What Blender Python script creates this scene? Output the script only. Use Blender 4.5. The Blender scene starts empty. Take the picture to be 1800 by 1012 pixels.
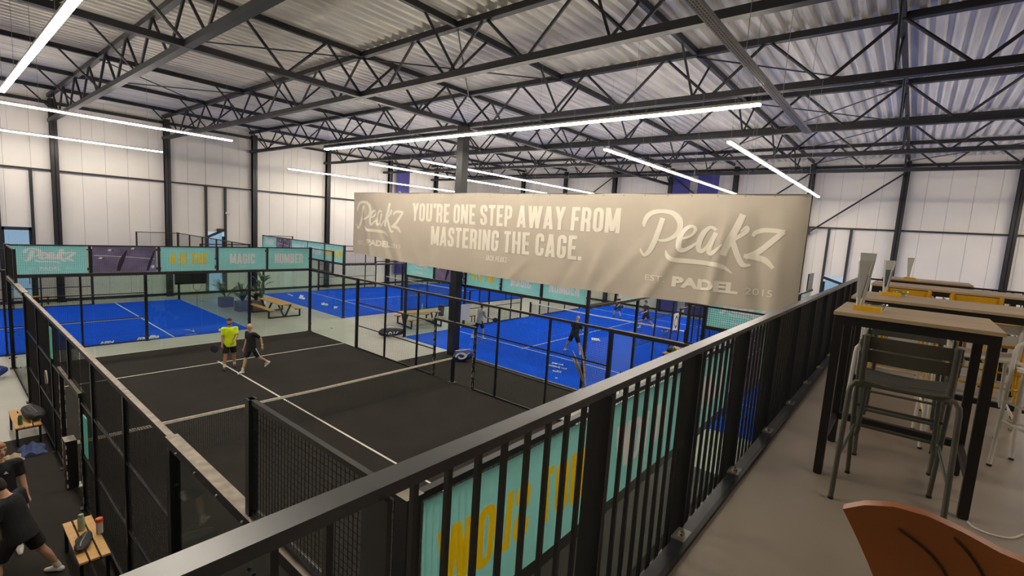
import bpy, bmesh, math, random
import mathutils.geometry
import numpy as np
from mathutils import Vector, Matrix
random.seed(11)
S = bpy.context.scene
COL = S.collection
R = math.radians
# ------------------------------------------------------------------ camera, world, exposure
YAW, PIT, ROL, FPX = .8853, -.1209, .0641, 849.47
_f = Vector((math.sin(YAW)*math.cos(PIT), math.cos(YAW)*math.cos(PIT), math.sin(PIT)))
_r = Vector((math.cos(YAW), -math.sin(YAW), 0))
_u = _r.cross(_f)
_r2 = _r*math.cos(ROL)+_u*math.sin(ROL)
_u2 = _u*math.cos(ROL)-_r*math.sin(ROL)
cam = bpy.data.cameras.new('camera')
cam.sensor_width = 36
cam.lens = FPX/1800*36
cam.clip_start = .05
cam_o = bpy.data.objects.new('camera', cam)
COL.objects.link(cam_o)
cam_o.matrix_world = Matrix(((_r2.x, _u2.x, -_f.x, -1.6054), (_r2.y, _u2.y, -_f.y, -1.9458), (_r2.z, _u2.z, -_f.z, 5.5034), (0, 0, 0, 1)))
S.camera = cam_o
W = bpy.data.worlds.new('sky')
S.world = W
W.use_nodes = True
bg = W.node_tree.nodes['Background']
bg.inputs[0].default_value = (.50, .62, .74, 1)
bg.inputs[1].default_value = .42
S.view_settings.view_transform = 'Standard'
S.view_settings.look = 'None'
S.view_settings.gamma = 1
S.view_settings.use_curve_mapping = False
S.view_settings.exposure = 1.0
S.cycles.transparent_max_bounces = 40
S.cycles.max_bounces = 7
S.cycles.diffuse_bounces = 4
S.cycles.glossy_bounces = 3
LAMP_E = 41.5      # strength of the LED strips
# ------------------------------------------------------------------ materials
def lin(c):
    c = c/255
    return c/12.92 if c <= .04045 else ((c+.055)/1.055)**2.4
def mat(name, rgb, rough=.5, metal=0., noise=0., scale=6., bump=0., bscale=60., spec=.5, stretch=None):
    m = bpy.data.materials.new(name)
    m.use_nodes = True
    nt = m.node_tree
    b = nt.nodes['Principled BSDF']
    c = (lin(rgb[0]), lin(rgb[1]), lin(rgb[2]), 1)
    b.inputs['Base Color'].default_value = c
    b.inputs['Roughness'].default_value = rough
    b.inputs['Metallic'].default_value = metal
    b.inputs['Specular IOR Level'].default_value = spec
    if noise or bump:
        tc = nt.nodes.new('ShaderNodeTexCoord')
        mp = nt.nodes.new('ShaderNodeMapping')
        nt.links.new(tc.outputs['Object'], mp.inputs[0])
        if stretch: mp.inputs['Scale'].default_value = stretch
    if noise:
        n = nt.nodes.new('ShaderNodeTexNoise')
        n.inputs['Scale'].default_value = scale
        n.inputs['Detail'].default_value = 5
        nt.links.new(mp.outputs[0], n.inputs['Vector'])
        r = nt.nodes.new('ShaderNodeValToRGB')
        e = r.color_ramp.elements
        e[0].position, e[1].position = .3, .72
        e[0].color = tuple(min(1, x*(1-noise)) for x in c[:3])+(1,)
        e[1].color = tuple(min(1, x*(1+noise)) for x in c[:3])+(1,)
        nt.links.new(n.outputs['Fac'], r.inputs['Fac'])
        nt.links.new(r.outputs['Color'], b.inputs['Base Color'])
    if bump:
        n2 = nt.nodes.new('ShaderNodeTexNoise')
        n2.inputs['Scale'].default_value = bscale
        nt.links.new(mp.outputs[0], n2.inputs['Vector'])
        bp = nt.nodes.new('ShaderNodeBump')
        bp.inputs['Strength'].default_value = bump
        bp.inputs['Distance'].default_value = .01
        nt.links.new(n2.outputs['Fac'], bp.inputs['Height'])
        nt.links.new(bp.outputs[0], b.inputs['Normal'])
    return m
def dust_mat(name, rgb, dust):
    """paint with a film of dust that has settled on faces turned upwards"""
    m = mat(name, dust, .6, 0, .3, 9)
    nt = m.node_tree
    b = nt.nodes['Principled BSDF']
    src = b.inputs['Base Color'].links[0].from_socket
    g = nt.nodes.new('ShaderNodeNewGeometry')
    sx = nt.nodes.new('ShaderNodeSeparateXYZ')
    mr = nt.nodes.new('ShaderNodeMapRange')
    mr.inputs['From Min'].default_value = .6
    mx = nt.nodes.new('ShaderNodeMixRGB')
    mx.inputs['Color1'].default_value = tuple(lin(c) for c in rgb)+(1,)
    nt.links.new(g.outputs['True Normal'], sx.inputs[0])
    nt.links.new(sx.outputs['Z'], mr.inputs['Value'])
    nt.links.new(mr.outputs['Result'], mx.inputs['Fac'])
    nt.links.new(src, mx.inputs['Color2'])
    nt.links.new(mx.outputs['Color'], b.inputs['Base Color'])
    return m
def cloth_mat(name, rgb, noise):
    """thin printed cloth that lets light through"""
    m = mat(name, rgb, .75, 0, noise, 2)
    nt = m.node_tree
    b = nt.nodes['Principled BSDF']
    t = nt.nodes.new('ShaderNodeBsdfTranslucent')
    mx = nt.nodes.new('ShaderNodeMixShader')
    mx.inputs[0].default_value = .5
    nt.links.new(b.inputs['Base Color'].links[0].from_socket, t.inputs[0])
    nt.links.new(b.outputs[0], mx.inputs[1])
    nt.links.new(t.outputs[0], mx.inputs[2])
    nt.links.new(mx.outputs[0], nt.nodes['Material Output'].inputs[0])
    return m
def glass_mat(name, tint, fac_boost=.03):
    m = bpy.data.materials.new(name)
    m.use_nodes = True
    nt = m.node_tree
    nt.nodes.clear()
    out = nt.nodes.new('ShaderNodeOutputMaterial')
    mix = nt.nodes.new('ShaderNodeMixShader')
    tr = nt.nodes.new('ShaderNodeBsdfTransparent')
    gl = nt.nodes.new('ShaderNodeBsdfGlossy')
    lw = nt.nodes.new('ShaderNodeFresnel')
    ge = nt.nodes.new('ShaderNodeNewGeometry')      # same reflectance on both faces of the sheet
    io = nt.nodes.new('ShaderNodeMapRange')
    io.inputs['To Min'].default_value = 1.45
    io.inputs['To Max'].default_value = 1/1.45
    nt.links.new(ge.outputs['Backfacing'], io.inputs['Value'])
    nt.links.new(io.outputs['Result'], lw.inputs['IOR'])
    ad = nt.nodes.new('ShaderNodeMath')
    ad.operation = 'MULTIPLY_ADD'
    ad.inputs[1].default_value = .6
    ad.inputs[2].default_value = fac_boost
    tr.inputs[0].default_value = tuple(tint)+(1,)
    gl.inputs['Roughness'].default_value = .015
    nt.links.new(lw.outputs[0], ad.inputs[0])
    nt.links.new(ad.outputs[0], mix.inputs[0])
    nt.links.new(tr.outputs[0], mix.inputs[1])
    nt.links.new(gl.outputs[0], mix.inputs[2])
    nt.links.new(mix.outputs[0], out.inputs[0])
    return m
def emit_mat(name, rgb, strength):
    m = bpy.data.materials.new(name)
    m.use_nodes = True
    nt = m.node_tree
    b = nt.nodes['Principled BSDF']
    b.inputs['Base Color'].default_value = (.8, .8, .8, 1)
    b.inputs['Emission Color'].default_value = tuple(rgb)+(1,)
    b.inputs['Emission Strength'].default_value = strength
    return m
M = dict(
    steel=mat('black_steel', (21, 21, 24), .4, 0, .15, 3),
    roofsteel=mat('roof_steel', (31, 31, 36), .5, 0, .3, 2),
    rail=mat('handrail_paint', (34, 34, 40), .33, .0, .12, 9, 0, 60, .75),
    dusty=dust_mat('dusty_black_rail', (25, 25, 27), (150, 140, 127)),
    plate=mat('base_plate_metal', (150, 146, 138), .35, .8, .2, 20),
    deck=mat('galvanised_deck', (222, 218, 206), .45, .1, .22, 1.6, 0, 60, .5, (.25, 3, 1)),
    wall=mat('white_wall_panel', (222, 217, 206), .55, 0, .035, .6, .02, 30),
    wallgap=mat('wall_core', (120, 118, 112), .8),
    concrete=mat('polished_concrete', (176, 174, 164), .36, 0, .09, .8, .03, 40),
    mezz=mat('grey_resin_floor', (150, 139, 126), .4, 0, .06, 1.3, .03, 160),
    darkturf=mat('black_turf', (47, 44, 40), .95, 0, .16, .9, .5, 420, .2),
    blueturf=mat('blue_turf', (8, 84, 224), .95, 0, .08, .8, .3, 420, .1),
    line=mat('white_line_paint', (226, 222, 212), .8, 0, .08, 8),
    print_white=mat('white_print', (226, 222, 214), .75, 0, .05, 12),
    clothprint=cloth_mat('white_cloth_print', (240, 236, 232), .04),
    aqua=cloth_mat('aqua_banner', (156, 232, 224), .05),
    photo=cloth_mat('dusk_photo_banner', (122, 112, 138), .3),
    photodark=cloth_mat('photo_shadow_print', (52, 48, 64), .3),
    yellowprint=cloth_mat('yellow_print', (248, 208, 20), .03),
    beige=mat('beige_banner', (192, 181, 164), .72, 0, .04, 1.2, .08, 300),
    cream=mat('cream_print', (232, 224, 208), .72, 0, .03, 2),
    purple=mat('purple_banner', (64, 60, 128), .65, 0, .12, .7),
    mesh=mat('black_wire', (34, 33, 32), .7, 0, 0, 6, 0, 60, .25),
    net=mat('net_cord', (34, 32, 31), .8),
    tape=mat('net_tape', (240, 232, 214), .75, 0, .12, 14),
    foamtape=mat('worn_white_tape', (200, 192, 180), .8, 0, .2, 30),
    wood=mat('pine_slat', (205, 158, 92), .5, 0, .18, 3, .03, 60, .5, (1, 12, 12)),
    woodtop=mat('oak_table_top', (190, 166, 132), .45, 0, .16, 3, .02, 80, .5, (9, 1, 9)),
    black=mat('black_frame', (22, 22, 23), .45, 0, .15, 6),
    greystool=mat('grey_aluminium', (84, 84, 76), .42, .15, .1, 8),
    whitestool=mat('white_aluminium', (222, 217, 208), .4, 0, .06, 8),
    yellowstool=mat('yellow_aluminium', (226, 172, 24), .4, 0, .08, 8),
    yellow=mat('yellow_holder', (240, 186, 10), .4, 0, .05, 10),
    paper=mat('white_card', (212, 216, 214), .55, 0, .04, 12),
    cardphoto=mat('card_photo', (92, 104, 116), .5, 0, .5, 14),
    leather=mat('tan_leather', (170, 98, 40), .42, 0, .14, 3, .12, 140),
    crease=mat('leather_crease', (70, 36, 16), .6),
    chrome=mat('brushed_tube', (170, 168, 166), .25, .9, .1, 12),
    skin=mat('skin', (206, 158, 130), .55, 0, .07, 9),
    skin2=mat('tanned_skin', (186, 134, 104), .55, 0, .07, 9),
    neon=mat('neon_yellow_cloth', (212, 240, 20), .8, 0, .06, 9, .08, 40),
    blackcloth=mat('black_cloth', (26, 26, 29), .85, 0, .15, 9, .08, 40),
    navycloth=mat('navy_cloth', (30, 34, 52), .85, 0, .12, 9, .08, 40),
    greycloth=mat('grey_cloth', (176, 172, 166), .85, 0, .08, 9, .08, 40),
    whitecloth=mat('white_cloth', (226, 222, 214), .8, 0, .05, 9),
    denim=mat('blue_cloth', (66, 82, 122), .85, 0, .2, 9, .08, 40),
    hairdark=mat('dark_hair', (44, 33, 27), .7, 0, .3, 40),
    hairsand=mat('sandy_hair', (150, 106, 66), .7, 0, .3, 40),
    shoe=mat('white_shoe', (214, 210, 204), .6),
    shoedark=mat('dark_shoe', (44, 42, 46), .6),
    eye=mat('eye_dark', (30, 22, 20), .3),
    lip=mat('lip', (150, 86, 76), .5),
    leaf=mat('green_leaf', (66, 98, 52), .5, 0, .3, 6),
    leafdark=mat('dark_leaf', (38, 58, 36), .5, 0, .3, 6),
    planter=mat('mauve_planter', (116, 104, 108), .7, 0, .1, 5),
    dry=mat('dry_leaf', (168, 148, 122), .7, 0, .3, 8),
    bagblue=mat('blue_bag', (32, 52, 132), .55, 0, .2, 6, .2, 20),
    bagnavy=mat('navy_bag', (36, 42, 66), .6, 0, .2, 6, .2, 20),
    bagblack=mat('black_bag', (28, 28, 30), .6, 0, .2, 8, .3, 20),
    greenbottle=mat('green_bottle', (150, 164, 136), .35, 0, .06, 9),
    orange=mat('orange_cap', (226, 92, 40), .45),
    clear=mat('ball_can', (206, 204, 196), .3, 0, .1, 18),
    tray=mat('perforated_tray', (150, 148, 146), .45, .3, .2, 40),
    zinc=mat('zinc_wire', (150, 150, 150), .4, .6),
    screen=mat('screen_black', (22, 22, 26), .22),
    grip=mat('racket_face', (44, 44, 48), .4, 0, .1, 20),
    ball=mat('tennis_ball', (206, 226, 60), .8),
    bin=mat('bin_plastic', (58, 62, 70), .5),
    lampbody=mat('lamp_housing', (205, 203, 198), .5),
    glass=glass_mat('court_glass', (.91, .955, .93), .0),
    pane=glass_mat('door_glass', (.80, .9, .96), .05),
    tableglass=glass_mat('bowl_glass', (.86, .9, .88), .08),
    led=emit_mat('led_diffuser', (1, .905, .77), LAMP_E),
    ledpink=emit_mat('led_diffuser_cool', (1, .90, .80), LAMP_E*.8),
)
# ------------------------------------------------------------------ helpers
ORG = {}
class MB:
    def __init__(s): s.v = []; s.f = []
    def add(s, vs, fs):
        k = len(s.v)
        s.v += [tuple(x) for x in vs]
        s.f += [tuple(i+k for i in f) for f in fs]
        return s
    def box(s, x0, x1, y0, y1, z0, z1):
        if x0 > x1: x0, x1 = x1, x0
        if y0 > y1: y0, y1 = y1, y0
        if z0 > z1: z0, z1 = z1, z0
        return s.add([(x0, y0, z0), (x1, y0, z0), (x1, y1, z0), (x0, y1, z0), (x0, y0, z1), (x1, y0, z1), (x1, y1, z1), (x0, y1, z1)],
                     [(0, 3, 2, 1), (4, 5, 6, 7), (0, 1, 5, 4), (1, 2, 6, 5), (2, 3, 7, 6), (3, 0, 4, 7)])
    def beam(s, a, b, w, h, up=(0, 0, 1)):
        a, b = Vector(a), Vector(b)
        d = (b-a).normalized()
        up = Vector(up)
        if abs(d.dot(up)) > .98: up = Vector((1, 0, 0))
        x = d.cross(up).normalized()
        y = x.cross(d)
        x, y = x*w/2, y*h/2
        vs = [p+sx*x+sy*y for p in (a, b) for sx, sy in ((-1, -1), (1, -1), (1, 1), (-1, 1))]
        return s.add(vs, [(0, 1, 2, 3), (7, 6, 5, 4), (4, 5, 1, 0), (5, 6, 2, 1), (6, 7, 3, 2), (7, 4, 0, 3)])
    def wire(s, a, b, t):
        a, b = Vector(a), Vector(b)
        d = (b-a).normalized()
        up = Vector((0, 0, 1)) if abs(d.z) < .9 else Vector((1, 0, 0))
        x = d.cross(up).normalized()*t/2
        y = x.cross(d)
        vs = [p+q for p in (a, b) for q in (x, y, -x, -y)]
        return s.add(vs, [(0, 1, 5, 4), (1, 2, 6, 5), (2, 3, 7, 6), (3, 0, 4, 7)])
    def tube(s, pts, r, n=8, cap=True, flat=1.):
        pts = [Vector(p) for p in pts]
        rs = r if isinstance(r, (list, tuple)) else [r]*len(pts)
        up = Vector((0, 0, 1))
        d0 = (pts[1]-pts[0]).normalized()
        if abs(d0.dot(up)) > .95: up = Vector((1, 0, 0))
        k = len(s.v)
        x = d0.cross(up).normalized()
        for i, p in enumerate(pts):
            d = (pts[min(i+1, len(pts)-1)]-pts[max(i-1, 0)]).normalized()
            x = (x-d*x.dot(d)).normalized()
            y = d.cross(x)
            for j in range(n):
                a = 2*math.pi*j/n
                s.v.append(tuple(p+(x*math.cos(a)+y*math.sin(a)*flat)*rs[i]))
        for i in range(len(pts)-1):
            for j in range(n):
                s.f.append((k+i*n+j, k+i*n+(j+1) % n, k+(i+1)*n+(j+1) % n, k+(i+1)*n+j))
        if cap:
            s.f.append(tuple(k+j for j in reversed(range(n))))
            s.f.append(tuple(k+(len(pts)-1)*n+j for j in range(n)))
        return s
    def lathe(s, c, prof, n=16):
        k = len(s.v)
        for r, z in prof:
            for j in range(n):
                a = 2*math.pi*j/n
                s.v.append((c[0]+r*math.cos(a), c[1]+r*math.sin(a), c[2]+z))
        for i in range(len(prof)-1):
            for j in range(n):
                s.f.append((k+i*n+j, k+i*n+(j+1) % n, k+(i+1)*n+(j+1) % n, k+(i+1)*n+j))
        s.f.append(tuple(k+j for j in reversed(range(n))))
        s.f.append(tuple(k+(len(prof)-1)*n+j for j in range(n)))
        return s
    def ell(s, c, r, rot=None, nu=14, nv=9):
        k = len(s.v)
        c = Vector(c)
        rot = rot or Matrix.Identity(3)
        for i in range(nv+1):
            t = math.pi*i/nv
            for j in range(nu):
                a = 2*math.pi*j/nu
                s.v.append(tuple(c+rot @ Vector((r[0]*math.sin(t)*math.cos(a), r[1]*math.sin(t)*math.sin(a), r[2]*math.cos(t)))))
        for i in range(nv):
            for j in range(nu):
                s.f.append((k+i*nu+j, k+(i+1)*nu+j, k+(i+1)*nu+(j+1) % nu, k+i*nu+(j+1) % nu))
        return s
    def cap(s, a, ra, b, rb, n=12):
        a, b = Vector(a), Vector(b)
        d = (b-a)
        L = d.length
        d = d.normalized()
        pts, rs = [], []
        for i in range(4):
            t = math.pi/2*(i+.35)/4.0
            pts.append(a-d*ra*math.cos(t)); rs.append(ra*math.sin(t))
        for i in range(5):
            t = i/4
            pts.append(a+d*L*t); rs.append(ra+(rb-ra)*t)
        for i in range(4):
            t = math.pi/2*(3-i+.35)/4.0
            pts.append(b+d*rb*math.cos(t)); rs.append(rb*math.sin(t))
        return s.tube(pts, rs, n)
    def prism(s, poly, off):
        """poly: list of 3d points, off: vector of extrusion"""
        n = len(poly)
        off = Vector(off)
        p = [Vector(q) for q in poly]
        return s.add(p+[q+off for q in p], [tuple(reversed(range(n))), tuple(range(n, 2*n))]+[(i, (i+1) % n, n+(i+1) % n, n+i) for i in range(n)])
    def build(s, name, m, parent=None, smooth=False, loc=None, fix=False):
        me = bpy.data.meshes.new(name)
        if parent is not None: o = ORG[parent.name]
        elif loc is not None: o = Vector(loc)
        else:
            xs = [p[0] for p in s.v]; ys = [p[1] for p in s.v]; zs = [p[2] for p in s.v]
            o = Vector(((min(xs)+max(xs))/2, (min(ys)+max(ys))/2, min(zs)))
        me.from_pydata([(p[0]-o.x, p[1]-o.y, p[2]-o.z) for p in s.v], [], s.f)
        me.materials.append(M[m] if isinstance(m, str) else m)
        if fix:
            bm = bmesh.new(); bm.from_mesh(me)
            bmesh.ops.recalc_face_normals(bm, faces=bm.faces)
            bm.to_mesh(me); bm.free()
        if smooth:
            me.polygons.foreach_set('use_smooth', [True]*len(me.polygons))
            me.set_sharp_from_angle(angle=R(42))
        ob = bpy.data.objects.new(name, me)
        COL.objects.link(ob)
        if parent is not None: ob.parent = parent
        else: ob.location = o
        ORG[ob.name] = o.copy()
        return ob
def thing(name, label, cat, loc, group=None):
    o = bpy.data.objects.new(name, None)
    o.empty_display_size = .2
    COL.objects.link(o)
    o.location = loc
    ORG[o.name] = Vector(loc)
    o['label'] = label; o['category'] = cat
    if group: o['group'] = group
    return o
def tag(o, label, cat, group=None):
    o['label'] = label; o['category'] = cat
    if group: o['group'] = group
    return o
def struct(o): o['kind'] = 'structure'; return o
def stuff(o): o['kind'] = 'stuff'; return o
KIDS = None
def dup(root, loc, rz, label=None, matmap=None):
    def cp(o, parent):
        c = o.copy()
        COL.objects.link(c)
        if matmap and o.type == 'MESH':
            src = o.data.materials[0].name
            if src in matmap:
                key = (o.data.name, matmap[src])
                if key not in DUPM:
                    d = o.data.copy(); d.materials[0] = M[matmap[src]]; DUPM[key] = d
                c.data = DUPM[key]
        if parent: c.parent = parent
        for ch in o.children: cp(ch, c)
        return c
    r = cp(root, None)
    r.location = loc
    r.rotation_euler = (0, 0, rz)
    if label: r['label'] = label
    return r
DUPM = {}
# text -------------------------------------------------------------
TXT = {}
def text_shape(body, bold=.0, spacing=1.0):
    key = (body, bold, spacing)
    if key in TXT: return TXT[key]
    c = bpy.data.curves.new('t', 'FONT')
    c.body = body; c.offset = bold; c.space_character = spacing; c.resolution_u = 3
    o = bpy.data.objects.new('t', c)
    COL.objects.link(o)
    me = bpy.data.meshes.new_from_object(o)
    v = [tuple(x.co) for x in me.vertices]
    f = [tuple(p.vertices) for p in me.polygons]
    bpy.data.objects.remove(o); bpy.data.meshes.remove(me); bpy.data.curves.remove(c)
    xs = [p[0] for p in v]; ys = [p[1] for p in v]
    x0, x1, y0, y1 = min(xs), max(xs), min(ys), max(ys)
    v = [((p[0]-x0)/(x1-x0), (p[1]-y0)/(y1-y0)) for p in v]
    TXT[key] = (v, f, (x1-x0)/(y1-y0))
    return TXT[key]
def put_text(mb, body, F, s0, s1, t0, t1, bold=.02, spacing=1.0, cut=None):
    """F(s,t) maps sign coordinates to the world"""
    v, f, asp = text_shape(body, bold, spacing)
    pts = [(s0+(s1-s0)*p[0], t0+(t1-t0)*p[1]) for p in v]
    if cut:
        bm = bmesh.new()
        bv = [bm.verts.new((p[0], p[1], 0)) for p in pts]
        for q in f:
            try: bm.faces.new([bv[i] for i in q])
            except ValueError: pass
        for ax, lo, hi in ((0, min(s0, s1), max(s0, s1)), (1, t0, t1)):
            x = lo+cut
            while x < hi:
                bmesh.ops.bisect_plane(bm, geom=bm.verts[:]+bm.edges[:]+bm.faces[:], plane_co=(x, 0, 0) if ax == 0 else (0, x, 0), plane_no=(1, 0, 0) if ax == 0 else (0, 1, 0))
                x += cut
        bm.verts.index_update()
        pts = [(q.co.x, q.co.y) for q in bm.verts]
        f = [tuple(w.index for w in q.verts) for q in bm.faces]
        bm.free()
    mb.add([F(*p) for p in pts], f)
def smooth_path(pts, n=6):
    out = []
    P = [Vector(p) for p in pts]
    for i in range(len(P)-1):
        p0, p1, p2, p3 = P[max(i-1, 0)], P[i], P[i+1], P[min(i+2, len(P)-1)]
        for k in range(n):
            t = k/n
            out.append(.5*((2*p1)+(p2-p0)*t+(2*p0-5*p1+4*p2-p3)*t*t+(3*p1-3*p2+p3-p0)*t**3))
    out.append(P[-1])
    return out
def stroke(mb, pts, F, n=6):
    """pts: (s, t, width)"""
    P = smooth_path(pts, n)
    vs, fs = [], []
    for i, p in enumerate(P):
        a, b = P[max(i-1, 0)], P[min(i+1, len(P)-1)]
        d = Vector((b.x-a.x, b.y-a.y))
        d = d.normalized() if d.length else Vector((1, 0))
        nx, ny = -d.y*p.z/2, d.x*p.z/2
        vs += [F(p.x+nx*(1-k), p.y+ny*(1-k)) for k in (0, 1, 2)]
        if i: fs += [(3*i-3, 3*i-2, 3*i+1, 3*i), (3*i-2, 3*i-1, 3*i+2, 3*i+1)]
    mb.add(vs, fs)
# tall condensed capitals drawn as strokes (unit height)
def rounded(pts, r=.11, n=4):
    out = [Vector((pts[0][0], pts[0][1]))]
    for i in range(1, len(pts)-1):
        p, a, b = (Vector((q[0], q[1])) for q in (pts[i], pts[i-1], pts[i+1]))
        da, db = (a-p), (b-p)
        ra, rb = min(r, da.length*.5), min(r*1.25, db.length*.5)
        A, B = p+da.normalized()*ra, p+db.normalized()*rb
        for k in range(n+1):
            t = k/n
            out.append(A*(1-t)**2+p*2*t*(1-t)+B*t*t)
    out.append(Vector((pts[-1][0], pts[-1][1])))
    return out
_h = .078
ST = [(_h, 0), (_h, 1)]
GL = {
 'O': (.40, [('r', [(_h, .5), (_h, .922), (.322, .922), (.322, _h), (_h, _h), (_h, .5)])]),
 'C': (.40, [('r', [(.322, .64), (.322, .922), (_h, .922), (_h, _h), (.322, _h), (.322, .36)])]),
 'G': (.40, [('r', [(.322, .66), (.322, .922), (_h, .922), (_h, _h), (.322, _h), (.322, .5)]), ('s', [(.21, .45), (.4, .45)])]),
 'S': (.39, [('r', [(.312, .68), (.312, .922), (_h, .922), (_h, .58), (.312, .42), (.312, _h), (_h, _h), (_h, .32)])]),
 'U': (.40, [('r', [(_h, 1), (_h, _h), (.322, _h), (.322, 1)])]),
 'J': (.26, [('r', [(.182, 1), (.182, _h), (-.02, _h)])]),
 'B': (.40, [('s', ST), ('r', [(.05, .922), (.305, .922), (.305, .525), (.05, .525)]), ('r', [(.05, .525), (.322, .525), (.322, _h), (.05, _h)])]),
 'P': (.39, [('s', ST), ('r', [(.05, .922), (.315, .922), (.315, .43), (.05, .43)])]),
 'R': (.40, [('s', ST), ('r', [(.05, .922), (.315, .922), (.315, .45), (.05, .45)]), ('r', [(.2, .45), (.31, .42), (.318, 0)])]),
 'E': (.35, [('s', ST), ('s', [(.05, .926), (.35, .926)]), ('s', [(.05, .5), (.31, .5)]), ('s', [(.05, .074), (.35, .074)])]),
 'F': (.34, [('s', ST), ('s', [(.05, .926), (.34, .926)]), ('s', [(.05, .5), (.30, .5)])]),
 'L': (.33, [('s', ST), ('s', [(.05, .074), (.33, .074)])]),
 'T': (.36, [('s', [(.18, 0), (.18, .9)]), ('s', [(0, .926), (.36, .926)])]),
 'H': (.42, [('s', ST), ('s', [(.342, 0), (.342, 1)]), ('s', [(.05, .5), (.37, .5)])]),
 'I': (.156, [('s', ST)]),
 'K': (.42, [('s', ST), ('s', [(.09, .34), (.345, 1)]), ('s', [(.18, .6), (.36, 0)])]),
 'M': (.54, [('s', [(_h*.9, 0), (_h*.9, 1)]), ('s', [(.47, 0), (.47, 1)]), ('s', [(.085, 1), (.27, .08)]), ('s', [(.455, 1), (.27, .08)])]),
 'N': (.42, [('s', [(_h*.9, 0), (_h*.9, 1)]), ('s', [(.35, 0), (.35, 1)]), ('s', [(.075, 1), (.345, 0)])]),
 'A': (.44, [('s', [(.07, 0), (.205, 1)]), ('s', [(.37, 0), (.235, 1)]), ('s', [(.13, .24), (.31, .24)])]),
 'W': (.64, [('s', [(.07, 1), (.18, 0)]), ('s', [(.18, 0), (.31, 1)]), ('s', [(.33, 1), (.46, 0)]), ('s', [(.46, 0), (.57, 1)])]),
 'Y': (.42, [('s', [(.07, 1), (.21, .42)]), ('s', [(.35, 1), (.21, .42)]), ('s', [(.21, .48), (.21, 0)])]),
 'Z': (.36, [('s', [(.0, .926), (.36, .926)]), ('s', [(.29, .93), (.07, .07)]), ('s', [(0, .074), (.36, .074)])]),
 '4': (.42, [('s', [(.02, .27), (.42, .27)]), ('s', [(.08, .26), (.25, 1)]), ('s', [(.295, 0), (.295, 1)])]),
 "'": (.13, [('s', [(.09, 1), (.05, .78)])]), '.': (.16, [('s', [(.08, 0), (.08, .16)])]), '~': (.26, [('t', [(.0, .48), (.08, .55), (.18, .46), (.26, .53)])]),
}
def put_caps(mb, text, F, s0, s1, t0, t1, seg=.12, gap=.075, wt=1.0):
    """fits the word(s) into the box; strokes are split finely so that they follow the cloth"""
    tot = sum(GL[c][0]+gap if c in GL else .2 for c in text)-gap
    sx = (s1-s0)/tot
    x = 0
    for c in text:
        if c not in GL: x += .2; continue
        wd, strokes = GL[c]
        for kind, pts in strokes:
            P = rounded(pts, .13) if kind == 'r' else [Vector(p) for p in pts]
            Q = [P[0]]
            for a, b in zip(P, P[1:]):
                n = max(1, int((b-a).length/seg))
                for k in range(1, n+1): Q.append(a+(b-a)*k/n)
            w = (.156 if kind != 't' else .07)*wt
            vs, fs = [], []
            for i, p in enumerate(Q):
                d0 = (Q[i]-Q[max(0, i-1)]); d1 = (Q[min(len(Q)-1, i+1)]-Q[i])
                d0 = d0.normalized() if d0.length else d1.normalized()
                d1 = d1.normalized() if d1.length else d0
                n0 = Vector((-d0.y, d0.x)); n1 = Vector((-d1.y, d1.x))
                nn = (n0+n1).normalized()
                hw = w/2/max(.6, nn.dot(n0))
                # slanting strokes end flat on the line of the letters
                if kind == 's' and i in (0, len(Q)-1) and abs(d0.y) > .5 and abs(d0.x) > .02 and p.y in (0, 1):
                    off = Vector((-hw/abs(d0.y), 0)) if d0.y > 0 else Vector((hw/abs(d0.y), 0))
                else: off = nn*hw
                for q in (p+off, p-off): vs.append(F(s0+(x+q.x)*sx, t0+(t1-t0)*q.y))
                if i: fs.append((2*i-2, 2*i-1, 2*i+1, 2*i))
            mb.add(vs, fs)
        x += wd+gap
# hand drawn script word mark, traced as brush strokes in a 1472 x 1012 sketch
LOGO = [
    [(62, 348, 14), (58, 310, 40), (85, 250, 46), (140, 215, 42), (230, 204, 36), (320, 218, 42), (382, 268, 54), (400, 330, 50), (376, 395, 44), (310, 442, 32), (240, 458, 22), (196, 448, 14)],
    [(232, 262, 48), (205, 370, 50), (172, 475, 50), (136, 555, 46), (100, 592, 36), (70, 585, 28), (45, 540, 12)],
    [(430, 432, 18), (500, 405, 24), (538, 355, 28), (520, 325, 24), (470, 335, 34), (425, 385, 44), (405, 450, 52), (412, 510, 48), (450, 528, 38), (510, 495, 28), (560, 455, 16)],
    [(712, 345, 26), (660, 325, 28), (610, 370, 44), (580, 440, 48), (578, 505, 44), (610, 522, 34), (655, 470, 26), (690, 400, 22)],
    [(712, 365, 40), (680, 440, 46), (662, 505, 50), (685, 535, 42), (730, 505, 28), (775, 455, 16)],
    [(905, 212, 52), (862, 330, 54), (822, 430, 54), (788, 545, 46)],
    [(820, 440, 20), (880, 395, 30), (945, 340, 36), (938, 310, 22), (900, 345, 12)],
    [(838, 405, 40), (870, 480, 44), (910, 560, 44), (950, 608, 38), (1002, 602, 14)],
    [(992, 378, 22), (1015, 345, 34), (1090, 326, 36), (1222, 334, 30)],
    [(1215, 335, 40), (1130, 420, 46), (1040, 500, 46), (955, 545, 38)],
    [(945, 535, 30), (1040, 542, 44), (1110, 560, 44), (1175, 612, 26)],
    [(288, 540, 12), (312, 588, 34), (375, 616, 40), (500, 616, 40), (690, 622, 38), (790, 636, 34), (872, 684, 6)],
]
def put_logo(mb, F, s0, s1, t0, t1, n=5, thick=1.0):
    """fits the mark (x 40..1225, y 190..685) into the box"""
    for st in LOGO:
        pts = []
        for x, y, w in st:
            a, b = (x-40)/1185, (685-y)/495
            pts.append((s0+(s1-s0)*a, t0+(t1-t0)*b, w*thick*abs(t1-t0)/495))
        stroke(mb, pts, F, n)
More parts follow.
